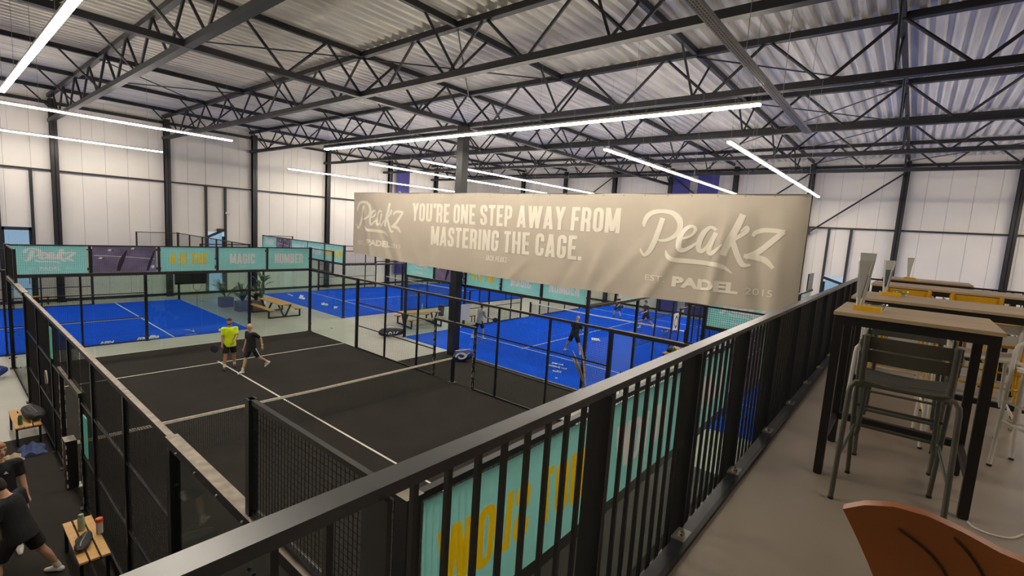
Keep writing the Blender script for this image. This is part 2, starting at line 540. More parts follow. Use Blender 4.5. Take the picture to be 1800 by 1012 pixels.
# ================================================================== SETTING
X0, X1, Y0, Y1, ZR = -14.0, 34.2, -12.0, 33.65, 10.95
mb = MB().box(X0-.3, X1+.3, Y0-.3, Y1+.3, -.2, 0)
floor = struct(mb.build('floor', 'concrete'))
# black rubber/turf zone round the near court
struct(MB().box(-3.4, 12.85, -1, 13.3, 0, .008).build('floor_turf_surround', 'darkturf'))
struct(MB().box(10.15, 12.8, -1, 5.5, .008, .014).build('floor_side_strip', 'concrete'))
# walls of insulated panels one metre wide, joints recessed
def panel_wall(name, axis, pos, a0, a1, gaps, sgn):
    """axis 'x': the wall runs along x at y=pos; sgn: direction into the hall"""
    root = MB()
    back = pos-sgn*.14
    def bx(m, u0, u1, d0, d1, z0, z1):
        if axis == 'x': m.box(u0, u1, d0, d1, z0, z1)
        else: m.box(d0, d1, u0, u1, z0, z1)
    cuts = sorted(gaps)
    u = a0
    for g0, g1, gz in cuts+[(a1, a1, 0)]:
        if g0 > u: bx(root, u, g0, back, pos-sgn*.02, 0, ZR+.1)
        if g1 > g0: bx(root, g0, g1, back, pos-sgn*.02, gz, ZR+.1)
        u = g1
    w = struct(root.build(name, 'wallgap'))
    n = int(round((a1-a0)/1.0))
    st = (a1-a0)/n
    for i in range(n):
        u0, u1 = a0+i*st+.006, a0+(i+1)*st-.006
        segs = [(u0, u1, 0)]
        for g0, g1, gz in cuts:
            new = []
            for s0, s1, z in segs:
                if g1 <= s0 or g0 >= s1: new.append((s0, s1, z)); continue
                if g0 > s0: new.append((s0, g0, z))
                new.append((max(s0, g0), min(s1, g1), gz))
                if g1 < s1: new.append((g1, s1, z))
            segs = new
        for s0, s1, z in segs:
            if s1-s0 < .02: continue
            m = MB(); bx(m, s0, s1, pos-sgn*.06, pos, z, ZR+.1)
            m.build('wall_panel', 'wall', w)
    return w
DL1, DL2, DR1 = (.80, 2.02, 4.02), (10.08, 11.22, 4.1), (1.1, 2.24, 3.9)
wl = panel_wall('wall_left', 'x', Y1, X0, X1, [DL1, DL2], -1)
wr = panel_wall('wall_right', 'y', X1, Y0, Y1, [DR1], -1)
struct(MB().box(X0-.14, X0, Y0, Y1, 0, ZR+.1).build('wall_back', 'wall'))
struct(MB().box(X0, X1, Y0-.14, Y0, 0, ZR+.1).build('wall_front', 'wall'))
# girts and door posts belong to the walls
for z, t in ((7.03, .09), (10.5, .16)):
    MB().box(X0, X1, Y1-.13, Y1, z-t/2, z+t/2).build('girt', 'roofsteel', wl)
for z, t in ((6.83, .09), (10.5, .16)):
    MB().box(X1-.13, X1, Y0, Y1, z-t/2, z+t/2).build('girt', 'roofsteel', wr)
MB().box(X0, X1, Y1-.05, Y1, 0, .16).build('skirting', 'roofsteel', wl)
MB().box(X1-.05, X1, Y0, Y1, 0, .16).build('skirting', 'roofsteel', wr)
for x in (.80, 2.02, 10.08, 11.22):
    MB().box(x-.06, x+.06, Y1-.15, Y1, 0, 7).build('jamb_post', 'roofsteel', wl)
for y in (1.1, 2.24):
    MB().box(X1-.15, X1, y-.06, y+.06, 0, 6.8).build('jamb_post', 'roofsteel', wr)
def glazed_door(name, axis, pos, a0, a1, zl, zr, sgn, slope):
    """tall glazed door; zl and zr: height of the header at both ends"""
    def P(u, d, z): return (u, d, z) if axis == 'x' else (d, u, z)
    d0, d1 = pos-sgn*.12, pos-sgn*.02
    m = MB()
    z0 = min(zl, zr)
    m.prism([P(a0+.06, d1, zl-.16), P(a1-.06, d1, zr-.16), P(a1-.06, d1, zr), P(a0+.06, d1, zl)], P(0, d0-d1, 0))
    for u in (a0+.1, a1-.1): m.prism([P(u-.06, d1, 0), P(u+.06, d1, 0), P(u+.06, d1, z0), P(u-.06, d1, z0)], P(0, d0-d1, 0))
    m.prism([P(a0+.1, d1, 0), P(a1-.1, d1, 0), P(a1-.1, d1, .12), P(a0+.1, d1, .12)], P(0, d0-d1, 0))
    m.prism([P(a0+.1, d1, 2.3), P(a1-.1, d1, 2.3), P(a1-.1, d1, 2.38), P(a0+.1, d1, 2.38)], P(0, d0-d1, 0))
    o = struct(m.build(name, 'roofsteel', None, fix=True))
    g = MB()
    dm = (d0+d1)/2
    g.prism([P(a0+.16, dm, .12), P(a1-.16, dm, .12), P(a1-.16, dm, zr-.16), P(a0+.16, dm, zl-.16)], P(0, .012, 0))
    g.build('glass_pane', 'pane', o)
    h = MB()
    h.tube([P(a1-.24, d1+sgn*.06, 1.0), P(a1-.24, d1+sgn*.06, 1.35)], .018, 8)
    h.build('door_handle', 'chrome', o, True)
    if slope:
        k = MB(); k.box(*( (a0+.62, a0+1.0, pos+sgn*.02, pos+sgn*.3, 4.12, 4.3) if axis == 'x' else (pos+sgn*.02, pos+sgn*.3, a0+.4, a0+.8, 3.9, 4.1)))
        k.build('door_closer', 'black', o)
    return o
glazed_door('door_1', 'x', Y1, DL1[0], DL1[1], 4.0, 4.0, -1, False)
glazed_door('door_2', 'x', Y1, DL2[0], DL2[1], 3.78, 4.28, -1, True)
glazed_door('door_3', 'y', X1, DR1[0], DR1[1], 3.5, 3.82, -1, False)
# ------------------------------------------------------------------ roof deck
ceil = struct(MB().box(X0-.2, X1+.2, Y0-.2, Y1+.2, ZR+.22, ZR+.3).build('ceiling', 'wallgap'))
XT = [-12.4, -7.3, -2.2, 2.85, 7.85, 12.8, 18.2, 23.6, 28.9, 34.0]
edges = [X0]+XT[1:-1]+[X1]
pitch, hgt = .35, .11
for i in range(len(edges)-1):
    xa, xb = edges[i]+.004, edges[i+1]-.004
    vs, fs, y = [], [], Y0
    prof = []
    while y < Y1:
        prof += [(y, ZR), (y+.13, ZR), (y+.19, ZR+hgt), (y+.29, ZR+hgt)]
        y += pitch
    for (yy, zz) in prof: vs += [(xa, yy, zz), (xb, yy, zz)]
    fs = [(2*k, 2*k+2, 2*k+3, 2*k+1) for k in range(len(prof)-1)]
    MB().add(vs, fs).build('deck_sheet', 'deck', ceil)
# ------------------------------------------------------------------ trusses along y
ORD = ['first', 'second', 'third', 'fourth', 'fifth', 'sixth', 'seventh', 'eighth', 'ninth', 'tenth', 'eleventh', 'twelfth']
ZT, ZB = 10.83, 9.58
def nodes(a, st, lo, hi):
    k = math.ceil((lo-a)/st)
    out = []
    while a+k*st <= hi: out.append(a+k*st); k += 1
    return out
TL = {2: 'roof truss at the upper left, partly hidden by the steep LED strip', 3: 'roof truss over the middle of the black court', 4: 'roof truss carried by the lone black column', 5: 'first roof truss beyond the lone column', 6: 'second roof truss beyond the lone column', 7: 'third roof truss beyond the lone column', 8: 'roof truss nearest the white end wall'}
for i, x in enumerate(XT[:-1]):
    if i < 2: continue
    t = thing('roof_truss', 'black steel '+TL[i], 'truss', (x, Y0, ZB))
    MB().box(x-.09, x+.09, Y0+.1, Y1-.1, ZT-.08, ZT+.08).build('top_chord', 'roofsteel', t)
    MB().box(x-.1, x+.1, Y0+.1, Y1-.1, ZB-.085, ZB+.085).build('bottom_chord', 'roofsteel', t)
    tn = nodes(-1.1, 2.78, Y0+.4, Y1-.5)
    bn = nodes(.29, 2.78, Y0+.4, Y1-.5)
    for b in bn:
        for q in (b-1.39, b+1.39):
            if Y0 < q < Y1-.2:
                MB().tube([(x, b+(q-b)*.05, ZB+.05), (x, b+(q-b)*.96, ZT-.05)], .042, 6, False).build('diagonal', 'roofsteel', t)
# ------------------------------------------------------------------ beams along x
PY = [-10.4, -5.75, -1.1, 3.55, 8.25, 12.75, 17.4, 22.0, 26.6, 31.1]
PL = ['', '', 'long roof purlin nearest above the table terrace', 'roof purlin between the terrace purlin and the middle of the black court', 'roof purlin passing over the net side of the black court',
      'roof purlin on the line of the lone column, with a lattice below', 'roof purlin just behind the lone column line', 'roof purlin over the gap between the front and back courts', 'roof purlin over the middle of the back courts', 'roof purlin nearest the far white side wall']
for k, y in enumerate(PY):
    if k < 2: continue
    t = thing('roof_purlin', 'black '+PL[k], 'beam', (X0, y, ZT))
    for i in range(2, len(edges)-1):
        MB().box(edges[i]+.1, edges[i+1]-.1, y-.06, y+.06, ZT-.06, ZT+.1).build('beam_length', 'roofsteel', t)
    for x in XT[2:-1]:
        for s in (-1, 1):
            if k == 5: continue
            MB().tube([(x, y, ZB+.05), (x+s*1.15, y, ZT-.04)], .036, 6, False).build('knee_brace', 'roofsteel', t)
    if k == 5:
        MB().box(X0, X1, y-.1, y+.1, ZB-.09, ZB+.07).build('bottom_chord', 'roofsteel', t)
        for i in range(2, len(edges)-1):
            a, b = edges[i], edges[i+1]
            w = (b-a)/4
            for q0, q1 in ((0, 1), (2, 1), (2, 3), (4, 3)):
                MB().tube([(a+q0*w, y, ZB), (a+q1*w, y, ZT)], .042, 6, False).build('diagonal', 'roofsteel', t)
# thin wind bracing in the roof plane
wb = thing('wind_bracing', 'thin black crossed bracing rods just under the metal roof deck', 'bracing', (8, 10, ZT))
for (xa, ya, xb, yb) in ((7.85, 12.75, 12.8, 8.25), (7.85, 8.25, 12.8, 12.75), (2.85, 17.4, 7.85, 12.75), (18.2, -1.1, 23.6, 3.55), (18.2, 3.55, 23.6, -1.1), (23.6, -1.1, 28.9, 3.55), (12.8, 3.55, 18.2, -1.1), (2.85, 22, 7.85, 26.6), (2.85, 26.6, 7.85, 22), (28.9, -5.75, 34, -1.1), (23.6, 3.55, 28.9, 8.25), (28.9, -1.1, 34, 3.55)):
    MB().tube([(xa, ya, ZT-.1), (xb, yb, ZT-.1)], .022, 6, False).build('rod', 'roofsteel', wb)
# ------------------------------------------------------------------ columns
def hcol(name, x, y, z1, wx, wy, label, z0=0, along='y'):
    t = thing(name, label, 'column', (x, y, z0))
    m = MB()
    if along == 'y':   # flanges face +-y
        m.box(x-wx/2, x+wx/2, y-wy/2, y-wy/2+.022, z0+.03, z1).box(x-wx/2, x+wx/2, y+wy/2-.022, y+wy/2, z0+.03, z1).box(x-.012, x+.012, y-wy/2, y+wy/2, z0+.03, z1)
    else:
        m.box(x-wx/2, x-wx/2+.022, y-wy/2, y+wy/2, z0+.03, z1).box(x+wx/2-.022, x+wx/2, y-wy/2, y+wy/2, z0+.03, z1).box(x-wx/2, x+wx/2, y-.012, y+.012, z0+.03, z1)
    m.build('shaft', 'steel', t)
    MB().box(x-wx/2-.05, x+wx/2+.05, y-wy/2-.05, y+wy/2+.05, z0, z0+.03).build('base_plate', 'steel', t)
    return t
t = thing('steel_column', 'lone black steel column behind the net post of the black court', 'column', (12.62, 12.75, 0))
MB().box(12.44, 12.80, 12.57, 12.93, .03, ZB).build('shaft', 'steel', t)
MB().box(12.38, 12.86, 12.51, 12.99, 0, .03).build('base_plate', 'steel', t)
cx = [2.95, 7.97, 13.02, 18.45, 24.2, 29.4]
CL = ['black wall column on the far side wall, leftmost, beside the first glazed door', 'black wall column on the far side wall, second from the left', 'black wall column on the far side wall, third from the left, right of the second glazed door',
      'black wall column on the far side wall above the banner reading up low', 'black wall column on the far side wall beside the tall purple flag', 'black wall column on the far side wall nearest the hall corner']
for x, l in zip(cx, CL): hcol('wall_column', x, Y1-.2, 10.7, .3, .28, l)
cy = [-5.75, -1.1, 3.5, 8.0, 12.55, 17.2, 21.9, 26.6]
CR = ['black column on the white end wall at the right edge of the picture', 'black column on the white end wall behind the bar tables', 'black column on the white end wall beside the end of the big beige banner', 'black column on the white end wall, right of the two purple flags', 'black column on the white end wall, left of the two purple flags',
      'black column on the white end wall, first left of the purple flag pair', 'black column on the white end wall, second left of the purple flag pair', 'black column on the white end wall nearest the hall corner']
for y, l in zip(cy, CR): hcol('wall_column', X1-.2, y, 10.7, .28, .3, l, 0, 'x')
wb = thing('wall_bracing', 'slanting black bracing bars on the white end wall', 'bracing', (X1-.35, 3, 6.8))
for (ya, za, yb, zb) in ((3.4, 6.4, -1.1, 10.1), (8.0, 6.9, 3.5, 10.2), (12.55, 10.2, 8.0, 6.9), (21.9, 6.9, 17.2, 10.2)):
    MB().tube([(X1-.4, ya, za), (X1-.4, yb, zb)], .05, 8, False).build('bracing_bar', 'roofsteel', wb)
MB().box(X1-.42, X1-.3, 3.2, 3.6, 6.35, 6.75).build('gusset_plate', 'roofsteel', wb)
# ------------------------------------------------------------------ LED strips, cable tray
def led(x0, y0, x1, y1, label, m='led', z=8.5, nseg=12):
    t = thing('led_strip', label, 'lamp', ((x0+x1)/2, (y0+y1)/2, z), 'linear LED strips under the roof')
    w = .055
    ax = 0 if abs(x1-x0) > abs(y1-y0) else 1
    a, b = (x0, x1) if ax == 0 else (y0, y1)
    def bx(m_, u0, u1, ww, z0, z1):
        return m_.box(u0, u1, y0-ww, y0+ww, z0, z1) if ax == 0 else m_.box(x0-ww, x0+ww, u0, u1, z0, z1)
    bx(MB(), a, b, w+.004, z+.045, z+.10).build('housing', 'lampbody', t)
    st = (b-a)/nseg
    for i in range(nseg):
        bx(MB(), a+i*st+.008, a+(i+1)*st-.008, w, z, z+.045).build('diffuser', m, t)
    wm = MB()
    for i in range(0, nseg+1, 2):
        u = a+min(max(i*st, .2), (b-a)-.2)
        p = (u, y0) if ax == 0 else (x0, u)
        wm.wire((p[0], p[1], z+.1), (p[0], p[1], ZR), .008)
    stuff(wm.build('hanging_wires', 'zinc', t))
    return t
led(.03, 1, .03, 19, 'steep bright LED strip at the top left corner of the picture')
led(10.1, 1, 10.1, 19, 'longest bright LED strip, crossing the middle of the roof', 'led')
led(-11, 21.35, 7.1, 21.35, 'upper of the two LED strips in front of the far side wall', 'ledpink')
led(-11, 31.0, 7.1, 31.0, 'lower of the two LED strips in front of the far side wall', 'ledpink')
led(14, 30.6, 32, 30.6, 'LED strip running into the left half of the big banner, left of the tall flag')
led(14, 21.3, 32, 21.3, 'thin LED strip in front of the far purple flag', 'ledpink')
led(14, 17.0, 32, 17.0, 'bright LED strip passing behind the lone column above the banner')
led(14, 6.95, 32, 6.95, 'thin LED strip in front of the two purple flags', 'ledpink')
led(14, 2.75, 32, 2.75, 'bright LED strip at the right end of the banner')
led(14, -7.7, 32, -7.7, 'LED strip over the court beyond the terrace, right of the picture')
t = thing('cable_tray', 'grey perforated cable tray hanging at the upper right', 'tray', (9.5, .68, 8.6))
MB().box(3.0, 13.9, .60, .76, 8.6, 8.608).build('tray_base', 'tray', t)
for y in (.6, .76): MB().box(3.0, 13.9, y-.004, y+.004, 8.6, 8.66).build('tray_side', 'tray', t)
pm = MB()
for i in range(136):
    for j in range(3):
        pm.box(3.03+i*.08, 3.07+i*.08, .63+j*.045, .645+j*.045, 8.596, 8.6)
stuff(pm.build('perforations', 'black', t))
hm = MB()
for x in (4.5, 7.5, 10.5, 13.5): hm.wire((x, .68, 8.6), (x, .68, ZR), .012)
stuff(hm.build('hanger_rods', 'zinc', t))
# ------------------------------------------------------------------ flags on the walls
def flag(x0, x1, y0, y1, z0, z1, label, axis):
    n = 26
    def F(s, tt, d=0):
        off = .02*math.sin(s*7+tt*3)+.03
        if axis == 'x': return (x0+(x1-x0)*s, y0-off-d, z0+(z1-z0)*tt)
        return (x0-off-d, y0+(y1-y0)*s, z0+(z1-z0)*tt)
    vs = [F(i/8, j/n) for j in range(n+1) for i in range(9)]
    fs = [(j*9+i, j*9+i+1, (j+1)*9+i+1, (j+1)*9+i) for j in range(n) for i in range(8)]
    o = tag(MB().add(vs, fs).build('hanging_flag', 'purple', None, True), label, 'flag')
    m = MB()
    H = z1-z0
    put_logo(m, lambda s, tt: F(s, tt, .012), .14, .86, 1.45/H, 2.1/H)
    put_text(m, 'PADEL', lambda s, tt: F(s, tt, .012), .3, .7, 1.05/H, 1.25/H, .03)
    put_logo(m, lambda s, tt: F(s, tt, .012), .14, .86, .70, .77)
    m.build('lettering', 'print_white', o)
    p0, p1 = F(0, 1), F(1, 1)
    pl = MB().tube([p0, p1], .025, 8)
    for p in (p0, p1): pl.tube([p, (p[0], y0+.34, p[2]) if axis == 'x' else (x0+.36, p[1], p[2])], .015, 6)
    pl.build('flag_pole', 'roofsteel', o, True)
    return o
flag(24.75, 26.15, Y1-.34, Y1-.34, .9, 10.3, 'tall purple flag on the far side wall, white script name low on it', 'x')
flag(X1-.36, X1-.36, 12.33, 11.05, .15, 10.4, 'tall purple flag on the end wall, left of the pair', 'y')
flag(X1-.36, X1-.36, 10.5, 9.05, .15, 10.4, 'tall purple flag on the end wall, right of the pair', 'y')
# ================================================================== PADEL COURTS
# u runs along the 20 m, v across the 10 m; M maps to the hall
def mapA(u, v, z): return (v, u, z)
def mapB(u, v, z): return (u-12, v+21.87, z)
def mapC(u, v, z): return (u+13.0, v+22.0, z)
def mapD(u, v, z): return (u+12.95, v+6.5, z)
def mapE(u, v, z): return (u+13.0, v-7.45, z)
class UB(MB):
    def __init__(s, f): MB.__init__(s); s.map = f
    def ub(s, u0, u1, v0, v1, z0, z1):
        a, b = s.map(u0, v0, z0), s.map(u1, v1, z1)
        return s.box(a[0], b[0], a[1], b[1], a[2], b[2])
    def grid_u(s, u0, u1, v, z0, z1, t=.0042, p=.05):
        n = int(round((u1-u0)/p)); k = int(round((z1-z0)/p))
        for i in range(1, n): s.wire(s.map(u0+(u1-u0)*i/n, v, z0), s.map(u0+(u1-u0)*i/n, v, z1), t)
        for j in range(1, k): s.wire(s.map(u0, v, z0+(z1-z0)*j/k), s.map(u1, v, z0+(z1-z0)*j/k), t)
        return s
    def grid_v(s, v0, v1, u, z0, z1, t=.0042, p=.05):
        n = int(round((v1-v0)/p)); k = int(round((z1-z0)/p))
        for i in range(1, n): s.wire(s.map(u, v0+(v1-v0)*i/n, z0), s.map(u, v0+(v1-v0)*i/n, z1), t)
        for j in range(1, k): s.wire(s.map(u, v0, z0+(z1-z0)*j/k), s.map(u, v1, z0+(z1-z0)*j/k), t)
        return s
def turf(f, m, name, z=.016):
    o = struct(UB(f).ub(-.02, 20.02, -.02, 10.02, 0, z).build(name, m))
    w = .025
    for q in ((3.05-w, 3.05+w, 0, 10), (16.95-w, 16.95+w, 0, 10), (2.85, 17.15, 5-w, 5+w)):
        UB(f).ub(q[0], q[1], q[2], q[3], z, z+.004).build('court_line', 'line', o)
    return o
tA = turf(mapA, 'darkturf', 'floor_black_court')
tB = turf(mapB, 'blueturf', 'floor_blue_court_left')
tC = turf(mapC, 'blueturf', 'floor_blue_court_far')
tD = turf(mapD, 'blueturf', 'floor_blue_court_right')
tE = turf(mapE, 'blueturf', 'floor_blue_court_terrace')
def clamp(m, p, r=.03):
    m.ell(p, (r, r, r), None, 8, 5)
def side_fence(f, v, out, label, p=.05, tapes=False, w=.0045):
    """out: +1/-1 direction of v pointing out of the court"""
    t = thing('court_side_fence', label, 'fence', f(10, v, 0))
    def post(u, w, z0, z1):
        o = UB(f).ub(u-w/2, u+w/2, v-w/2, v+w/2, z0, z1).build('post', 'steel', t)
        if z0 == 0: UB(f).ub(u-w/2-.03, u+w/2+.03, v-w/2-.05, v+w/2+.05, 0, .02).build('base_plate', 'steel', o)
    for u in (4, 16): post(u, .10, 0, 2.99)
    for u in (6, 8, 12, 14): post(u, .06, 0, 2.97)
    for u in (9, 11): post(u, .07, 0, 2.12)
    post(10, .06, 2.1, 2.97)
    for u in (2, 18): post(u, .07, 3.03, 4.02)
    # rails
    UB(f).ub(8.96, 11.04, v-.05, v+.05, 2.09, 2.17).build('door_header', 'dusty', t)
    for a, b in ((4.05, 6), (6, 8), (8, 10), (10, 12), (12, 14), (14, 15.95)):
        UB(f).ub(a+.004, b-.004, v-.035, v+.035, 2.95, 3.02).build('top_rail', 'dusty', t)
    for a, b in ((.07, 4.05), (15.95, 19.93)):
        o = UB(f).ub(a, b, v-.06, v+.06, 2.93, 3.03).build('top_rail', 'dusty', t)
        m = MB()
        for i in range(7): clamp(m, f(a+.3+i*.55, v+out*.065, 2.97), .016)
        stuff(m.build('bolt', 'plate', o))
    for a, b in ((.07, 2.03), (17.97, 19.93)):
        UB(f).ub(a, b, v-.02, v+.02, 3.98, 4.02).build('upper_rail', 'steel', t)
        UB(f).ub(a, b, v-.02, v+.02, 3.04, 3.07).build('upper_rail', 'steel', t)
        stuff(UB(f).grid_u(a, b, v, 3.06, 3.98, w, p).build('wire_mesh', 'mesh', t))
    for a, b in ((4.05, 9), (11, 15.95)):
        for z in (.035, 1.0, 2.0):
            UB(f).ub(a, b, v-.018, v+.018, z-.018, z+.018).build('cross_rail', 'steel', t)
        stuff(UB(f).grid_u(a, b, v, .06, 2.95, w, p).build('wire_mesh', 'mesh', t))
    stuff(UB(f).grid_u(9, 11, v, 2.16, 2.95, w, p).build('wire_mesh', 'mesh', t))
    for a in (.06, 2.02, 16.06, 18.02):
        o = UB(f).ub(a, a+1.93, v-.006, v+.006, .05, 2.93).build('glass_pane', 'glass', t)
        m = MB()
        for z in (.5, 1.5, 2.5):
            for u in (a+.03, a+1.90): clamp(m, f(u, v, z), .018)
        stuff(m.build('glass_clamp', 'steel', o))
    if tapes:
        rr = random.Random(5)
        for u in (9, 11):
            m = UB(f)
            for e in (-1, 1):
                for s in (-1, 1):
                    z = .1
                    while z < 1.95:
                        h = rr.uniform(.03, .2)
                        d = rr.uniform(.004, .018)
                        m.ub(u+e*.036, u+e*(.036-d), v+s*.033, v+s*.040, z, z+h)
                        z += h+rr.uniform(.04, .25)
            stuff(m.build('worn_tape', 'foamtape', t))
    return t
def back_wall(f, u, label, p=.05, w=.0045):
    t = thing('court_end_fence', label, 'fence', f(u, 5, 0))
    for v in (0, 10):
        o = UB(f).ub(u-.05, u+.05, v-.05, v+.05, 0, 4.03).build('corner_post', 'steel', t)
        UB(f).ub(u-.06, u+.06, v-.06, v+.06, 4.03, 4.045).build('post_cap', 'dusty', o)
        UB(f).ub(u-.09, u+.09, v-.09, v+.09, 0, .02).build('base_plate', 'steel', o)
        m = MB()
        for z in (.35, 1.2, 2.1, 2.7): clamp(m, f(u, v+(.08 if v else -.08), z), .025)
        stuff(m.build('post_clamp', 'steel', o))
    for v in (2, 4, 6, 8): UB(f).ub(u-.03, u+.03, v-.035, v+.035, 3.04, 4.02).build('post', 'steel', t)
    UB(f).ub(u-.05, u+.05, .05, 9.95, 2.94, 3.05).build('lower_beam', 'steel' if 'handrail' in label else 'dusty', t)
    UB(f).ub(u-.025, u+.025, .05, 9.95, 3.98, 4.025).build('top_rail', 'steel', t)
    stuff(UB(f).grid_v(.05, 9.95, u, 3.05, 3.98, w, p).build('wire_mesh', 'mesh', t))
    for k in range(5):
        a = .06+k*1.98
        o = UB(f).ub(u-.006, u+.006, a, a+1.96, .05, 2.94).build('glass_pane', 'glass', t)
    return t
def banner(f, u, v0, v1, du, kind, label, through=False, rev=False, group=None):
    """a printed sheet on an end wall between v0 and v1; du: side on which the lettering reads; left to right is v0 to v1"""
    z0, z1 = 3.055, 3.98
    uu = u+du*.03
    def F(s, tt):
        w = .008*math.sin(s*9+tt*4+v0)
        return f(uu+w, v0+(v1-v0)*s, z0+(z1-z0)*tt)
    G = lambda s, tt: (s, tt, 0)
    m = MB(); sub = MB()
    if kind == 'logo':
        put_logo(m, G, .17, .84, .36, .92)
        put_text(m, 'PADEL', G, .36, .64, .13, .25, .03)
        put_text(m, 'EST.', G, .22, .31, .15, .23, .0)
        put_text(m, '2015', G, .69, .79, .15, .23, .0)
    elif kind == 'photo':
        stroke(m, [(0.02, .66, .018), (.5, .60, .018), (.98, .52, .018)], G, 8)
        for x, y in ((.26, .86), (.62, .93), (.12, .56)):
            stroke(m, [(x-.015, y-.03, .05), (x+.015, y+.03, .05)], G, 2)
            stroke(sub, [(x+.02, y-.01, .03), (x+.06, y-.02, .02)], G, 2)
        m.add([G(.94+.028*math.cos(a*math.pi/5), .2+.065*math.sin(a*math.pi/5)) for a in range(10)], [tuple(range(10))])
        stroke(sub, [(.38, .05, .05), (.44, .45, .08), (.52, .85, .02)], G, 6)
        stroke(sub, [(.85, .04, .04), (.9, .4, .05), (.98, .85, .02)], G, 6)
    else:
        tw = (sum(GL[c][0]+.075 if c in GL else .2 for c in kind)-.075)*.47/2.05*1.06
        put_caps(m, kind, G, .5-tw/2, .5+tw/2, .27, .74, .2)
        if kind in ('MAGIC', 'UP LOW'): put_text(m if kind == 'MAGIC' else m, 'PADEL', G, .44, .58, .12, .18, .01)
    # one piece of cloth: the printed shapes are cut out of the sheet and set in flush
    P2 = [Vector((i/12, k/4)) for k in range(5) for i in range(13)]
    edges, tris = [(i, i+1) for i in range(12)]+[(52+i, 53+i) for i in range(12)], []
    for c, q in ((1, m), (2, sub)):
        k0 = len(P2)
        P2 += [Vector((p[0], p[1])) for p in q.v]
        for fa in q.f:
            edges += [(k0+fa[i-1], k0+fa[i]) for i in range(len(fa))]
            pp = [(q.v[a][0], q.v[a][1]) for a in fa]
            for i in range(1, len(pp)-1): tris.append((*pp[0], *pp[i], *pp[i+1], c))
    V, _e, FO, _a, _b, _c = mathutils.geometry.delaunay_2d_cdt(P2, edges, [], 0, 1e-6, True)
    TA = np.array(tris)
    out = {0: [], 1: [], 2: []}
    for fa in FO:
        cx_ = sum(V[a].x for a in fa)/len(fa); cy_ = sum(V[a].y for a in fa)/len(fa)
        d = [(TA[:, 2*b]-TA[:, 2*a])*(cy_-TA[:, 2*a+1])-(TA[:, 2*b+1]-TA[:, 2*a+1])*(cx_-TA[:, 2*a]) for a, b in ((0, 1), (1, 2), (2, 0))]
        hit = ((d[0] >= 0) & (d[1] >= 0) & (d[2] >= 0)) | ((d[0] <= 0) & (d[1] <= 0) & (d[2] <= 0))
        out[int(TA[hit, 6].max()) if hit.any() else 0].append(tuple(fa))
    W3 = [F(p.x, p.y) for p in V]
    def part(k, name, mt, parent):
        used = sorted({a for fa in out[k] for a in fa})
        ix = {a: b for b, a in enumerate(used)}
        return MB().add([W3[a] for a in used], [tuple(ix[a] for a in fa) for fa in out[k]]).build(name, mt, parent)
    o = tag(part(0, 'fence_banner', 'photo' if kind == 'photo' else 'aqua', None), label, 'banner')
    part(1, 'lettering', 'yellowprint' if kind in ('4 IS THE', 'NOT SLOW') else 'clothprint', o)
    if out[2]: part(2, 'dark_print', 'photodark', o)
    return o
def net(f, label, pad=False):
    t = thing('padel_net', label, 'net', f(10, 5, 0))
    def top(v): return .88+.04*abs(v-5)/5
    for v in (0, 10):
        o = UB(f).ub(9.95, 10.05, v-.05, v+.05, .02, .95).build('net_post', 'steel', t)
        UB(f).ub(9.87, 10.13, v-.1, v+.1, .016, .03).build('foot_plate', 'plate', o)
        if pad and v == 0:
            UB(f).ub(9.86, 10.14, v-.13, v+.02, .04, .97).build('post_pad', 'black', t)
            UB(f).ub(9.85, 10.15, v-.14, v+.03, .97, 1.0).build('pad_lid', 'dusty', t)
            mm = UB(f)
            for z in (.08, .25, .34, .55, .66, .85):
                mm.ub(9.853, 9.86, v-.132, v-.118, z, z+.07).ub(10.128, 10.142, v-.135, v-.13, z+.03, z+.11)
            stuff(mm.build('worn_tape', 'foamtape', t))
    m = UB(f)
    for i in range(1, 222):
        v = i*10/222
        m.wire(f(10, v, .04), f(10, v, top(v)-.03), .006)
    for j in range(20):
        z = .04+j*.043
        for a, b in ((.05, 5), (5, 9.95)): m.wire(f(10, a, z), f(10, b, z), .006)
    stuff(m.build('net_mesh', 'net', t))
    m = MB()
    for a, b in ((.05, 5), (5, 9.95)): m.beam(f(10, a, top(a)-.03), f(10, b, top(b)-.03), .016, .062)
    m.build('net_tape', 'tape', t)
    m = UB(f)
    for i in range(40): m.ub(9.990, 10.010,   .25+i*.24, .258+i*.24, top(.25+i*.24)-.045, top(.25+i*.24)-.02)
    stuff(m.build('tape_stitching', 'black', t))
    return t
# ---- black court
side_fence(mapA, 0, -1, 'left side fence of the black court, beside the two men in black', .05, True, .0058)
side_fence(mapA, 10, 1, 'right side fence of the black court, running from the lone column to the handrail', .05, True, .0055)
back_wall(mapA, 20, 'far end wall of the black court, glass below a row of banners')
back_wall(mapA, 0, 'near end wall of the black court, just below the terrace handrail', .05, .0055)
net(mapA, 'net with a pale tape across the black court', True)
PAN4 = [('logo', 'aqua banner with white script name'), ('photo', 'dusk grey photo banner with a thin white line'), ('4 IS THE', 'aqua banner with yellow words four is the'), ('MAGIC', 'aqua banner reading magic in white'), ('NUMBER', 'aqua banner reading number in white')]
PAN5 = [('logo', 'aqua banner with white script name'), ('photo', 'dusk grey photo banner'), ('MAKE IT', 'aqua banner reading make it'), ('UP LOW', 'aqua banner reading up low'), ('NOT SLOW', 'aqua banner with yellow words not slow')]
for k, (kd, lb) in enumerate(PAN4):
    banner(mapA, 20, k*2+.075, k*2+1.925, 1.6, kd, lb+', far end of the black court')
# near wall: reads from inside the court, so it shows mirrored from the terrace
for k, (kd, lb) in enumerate(PAN5):
    banner(mapA, 0, 9.925-k*2, 8.075-k*2, -1.6, kd, lb+', mirrored behind the handrail bars', True)
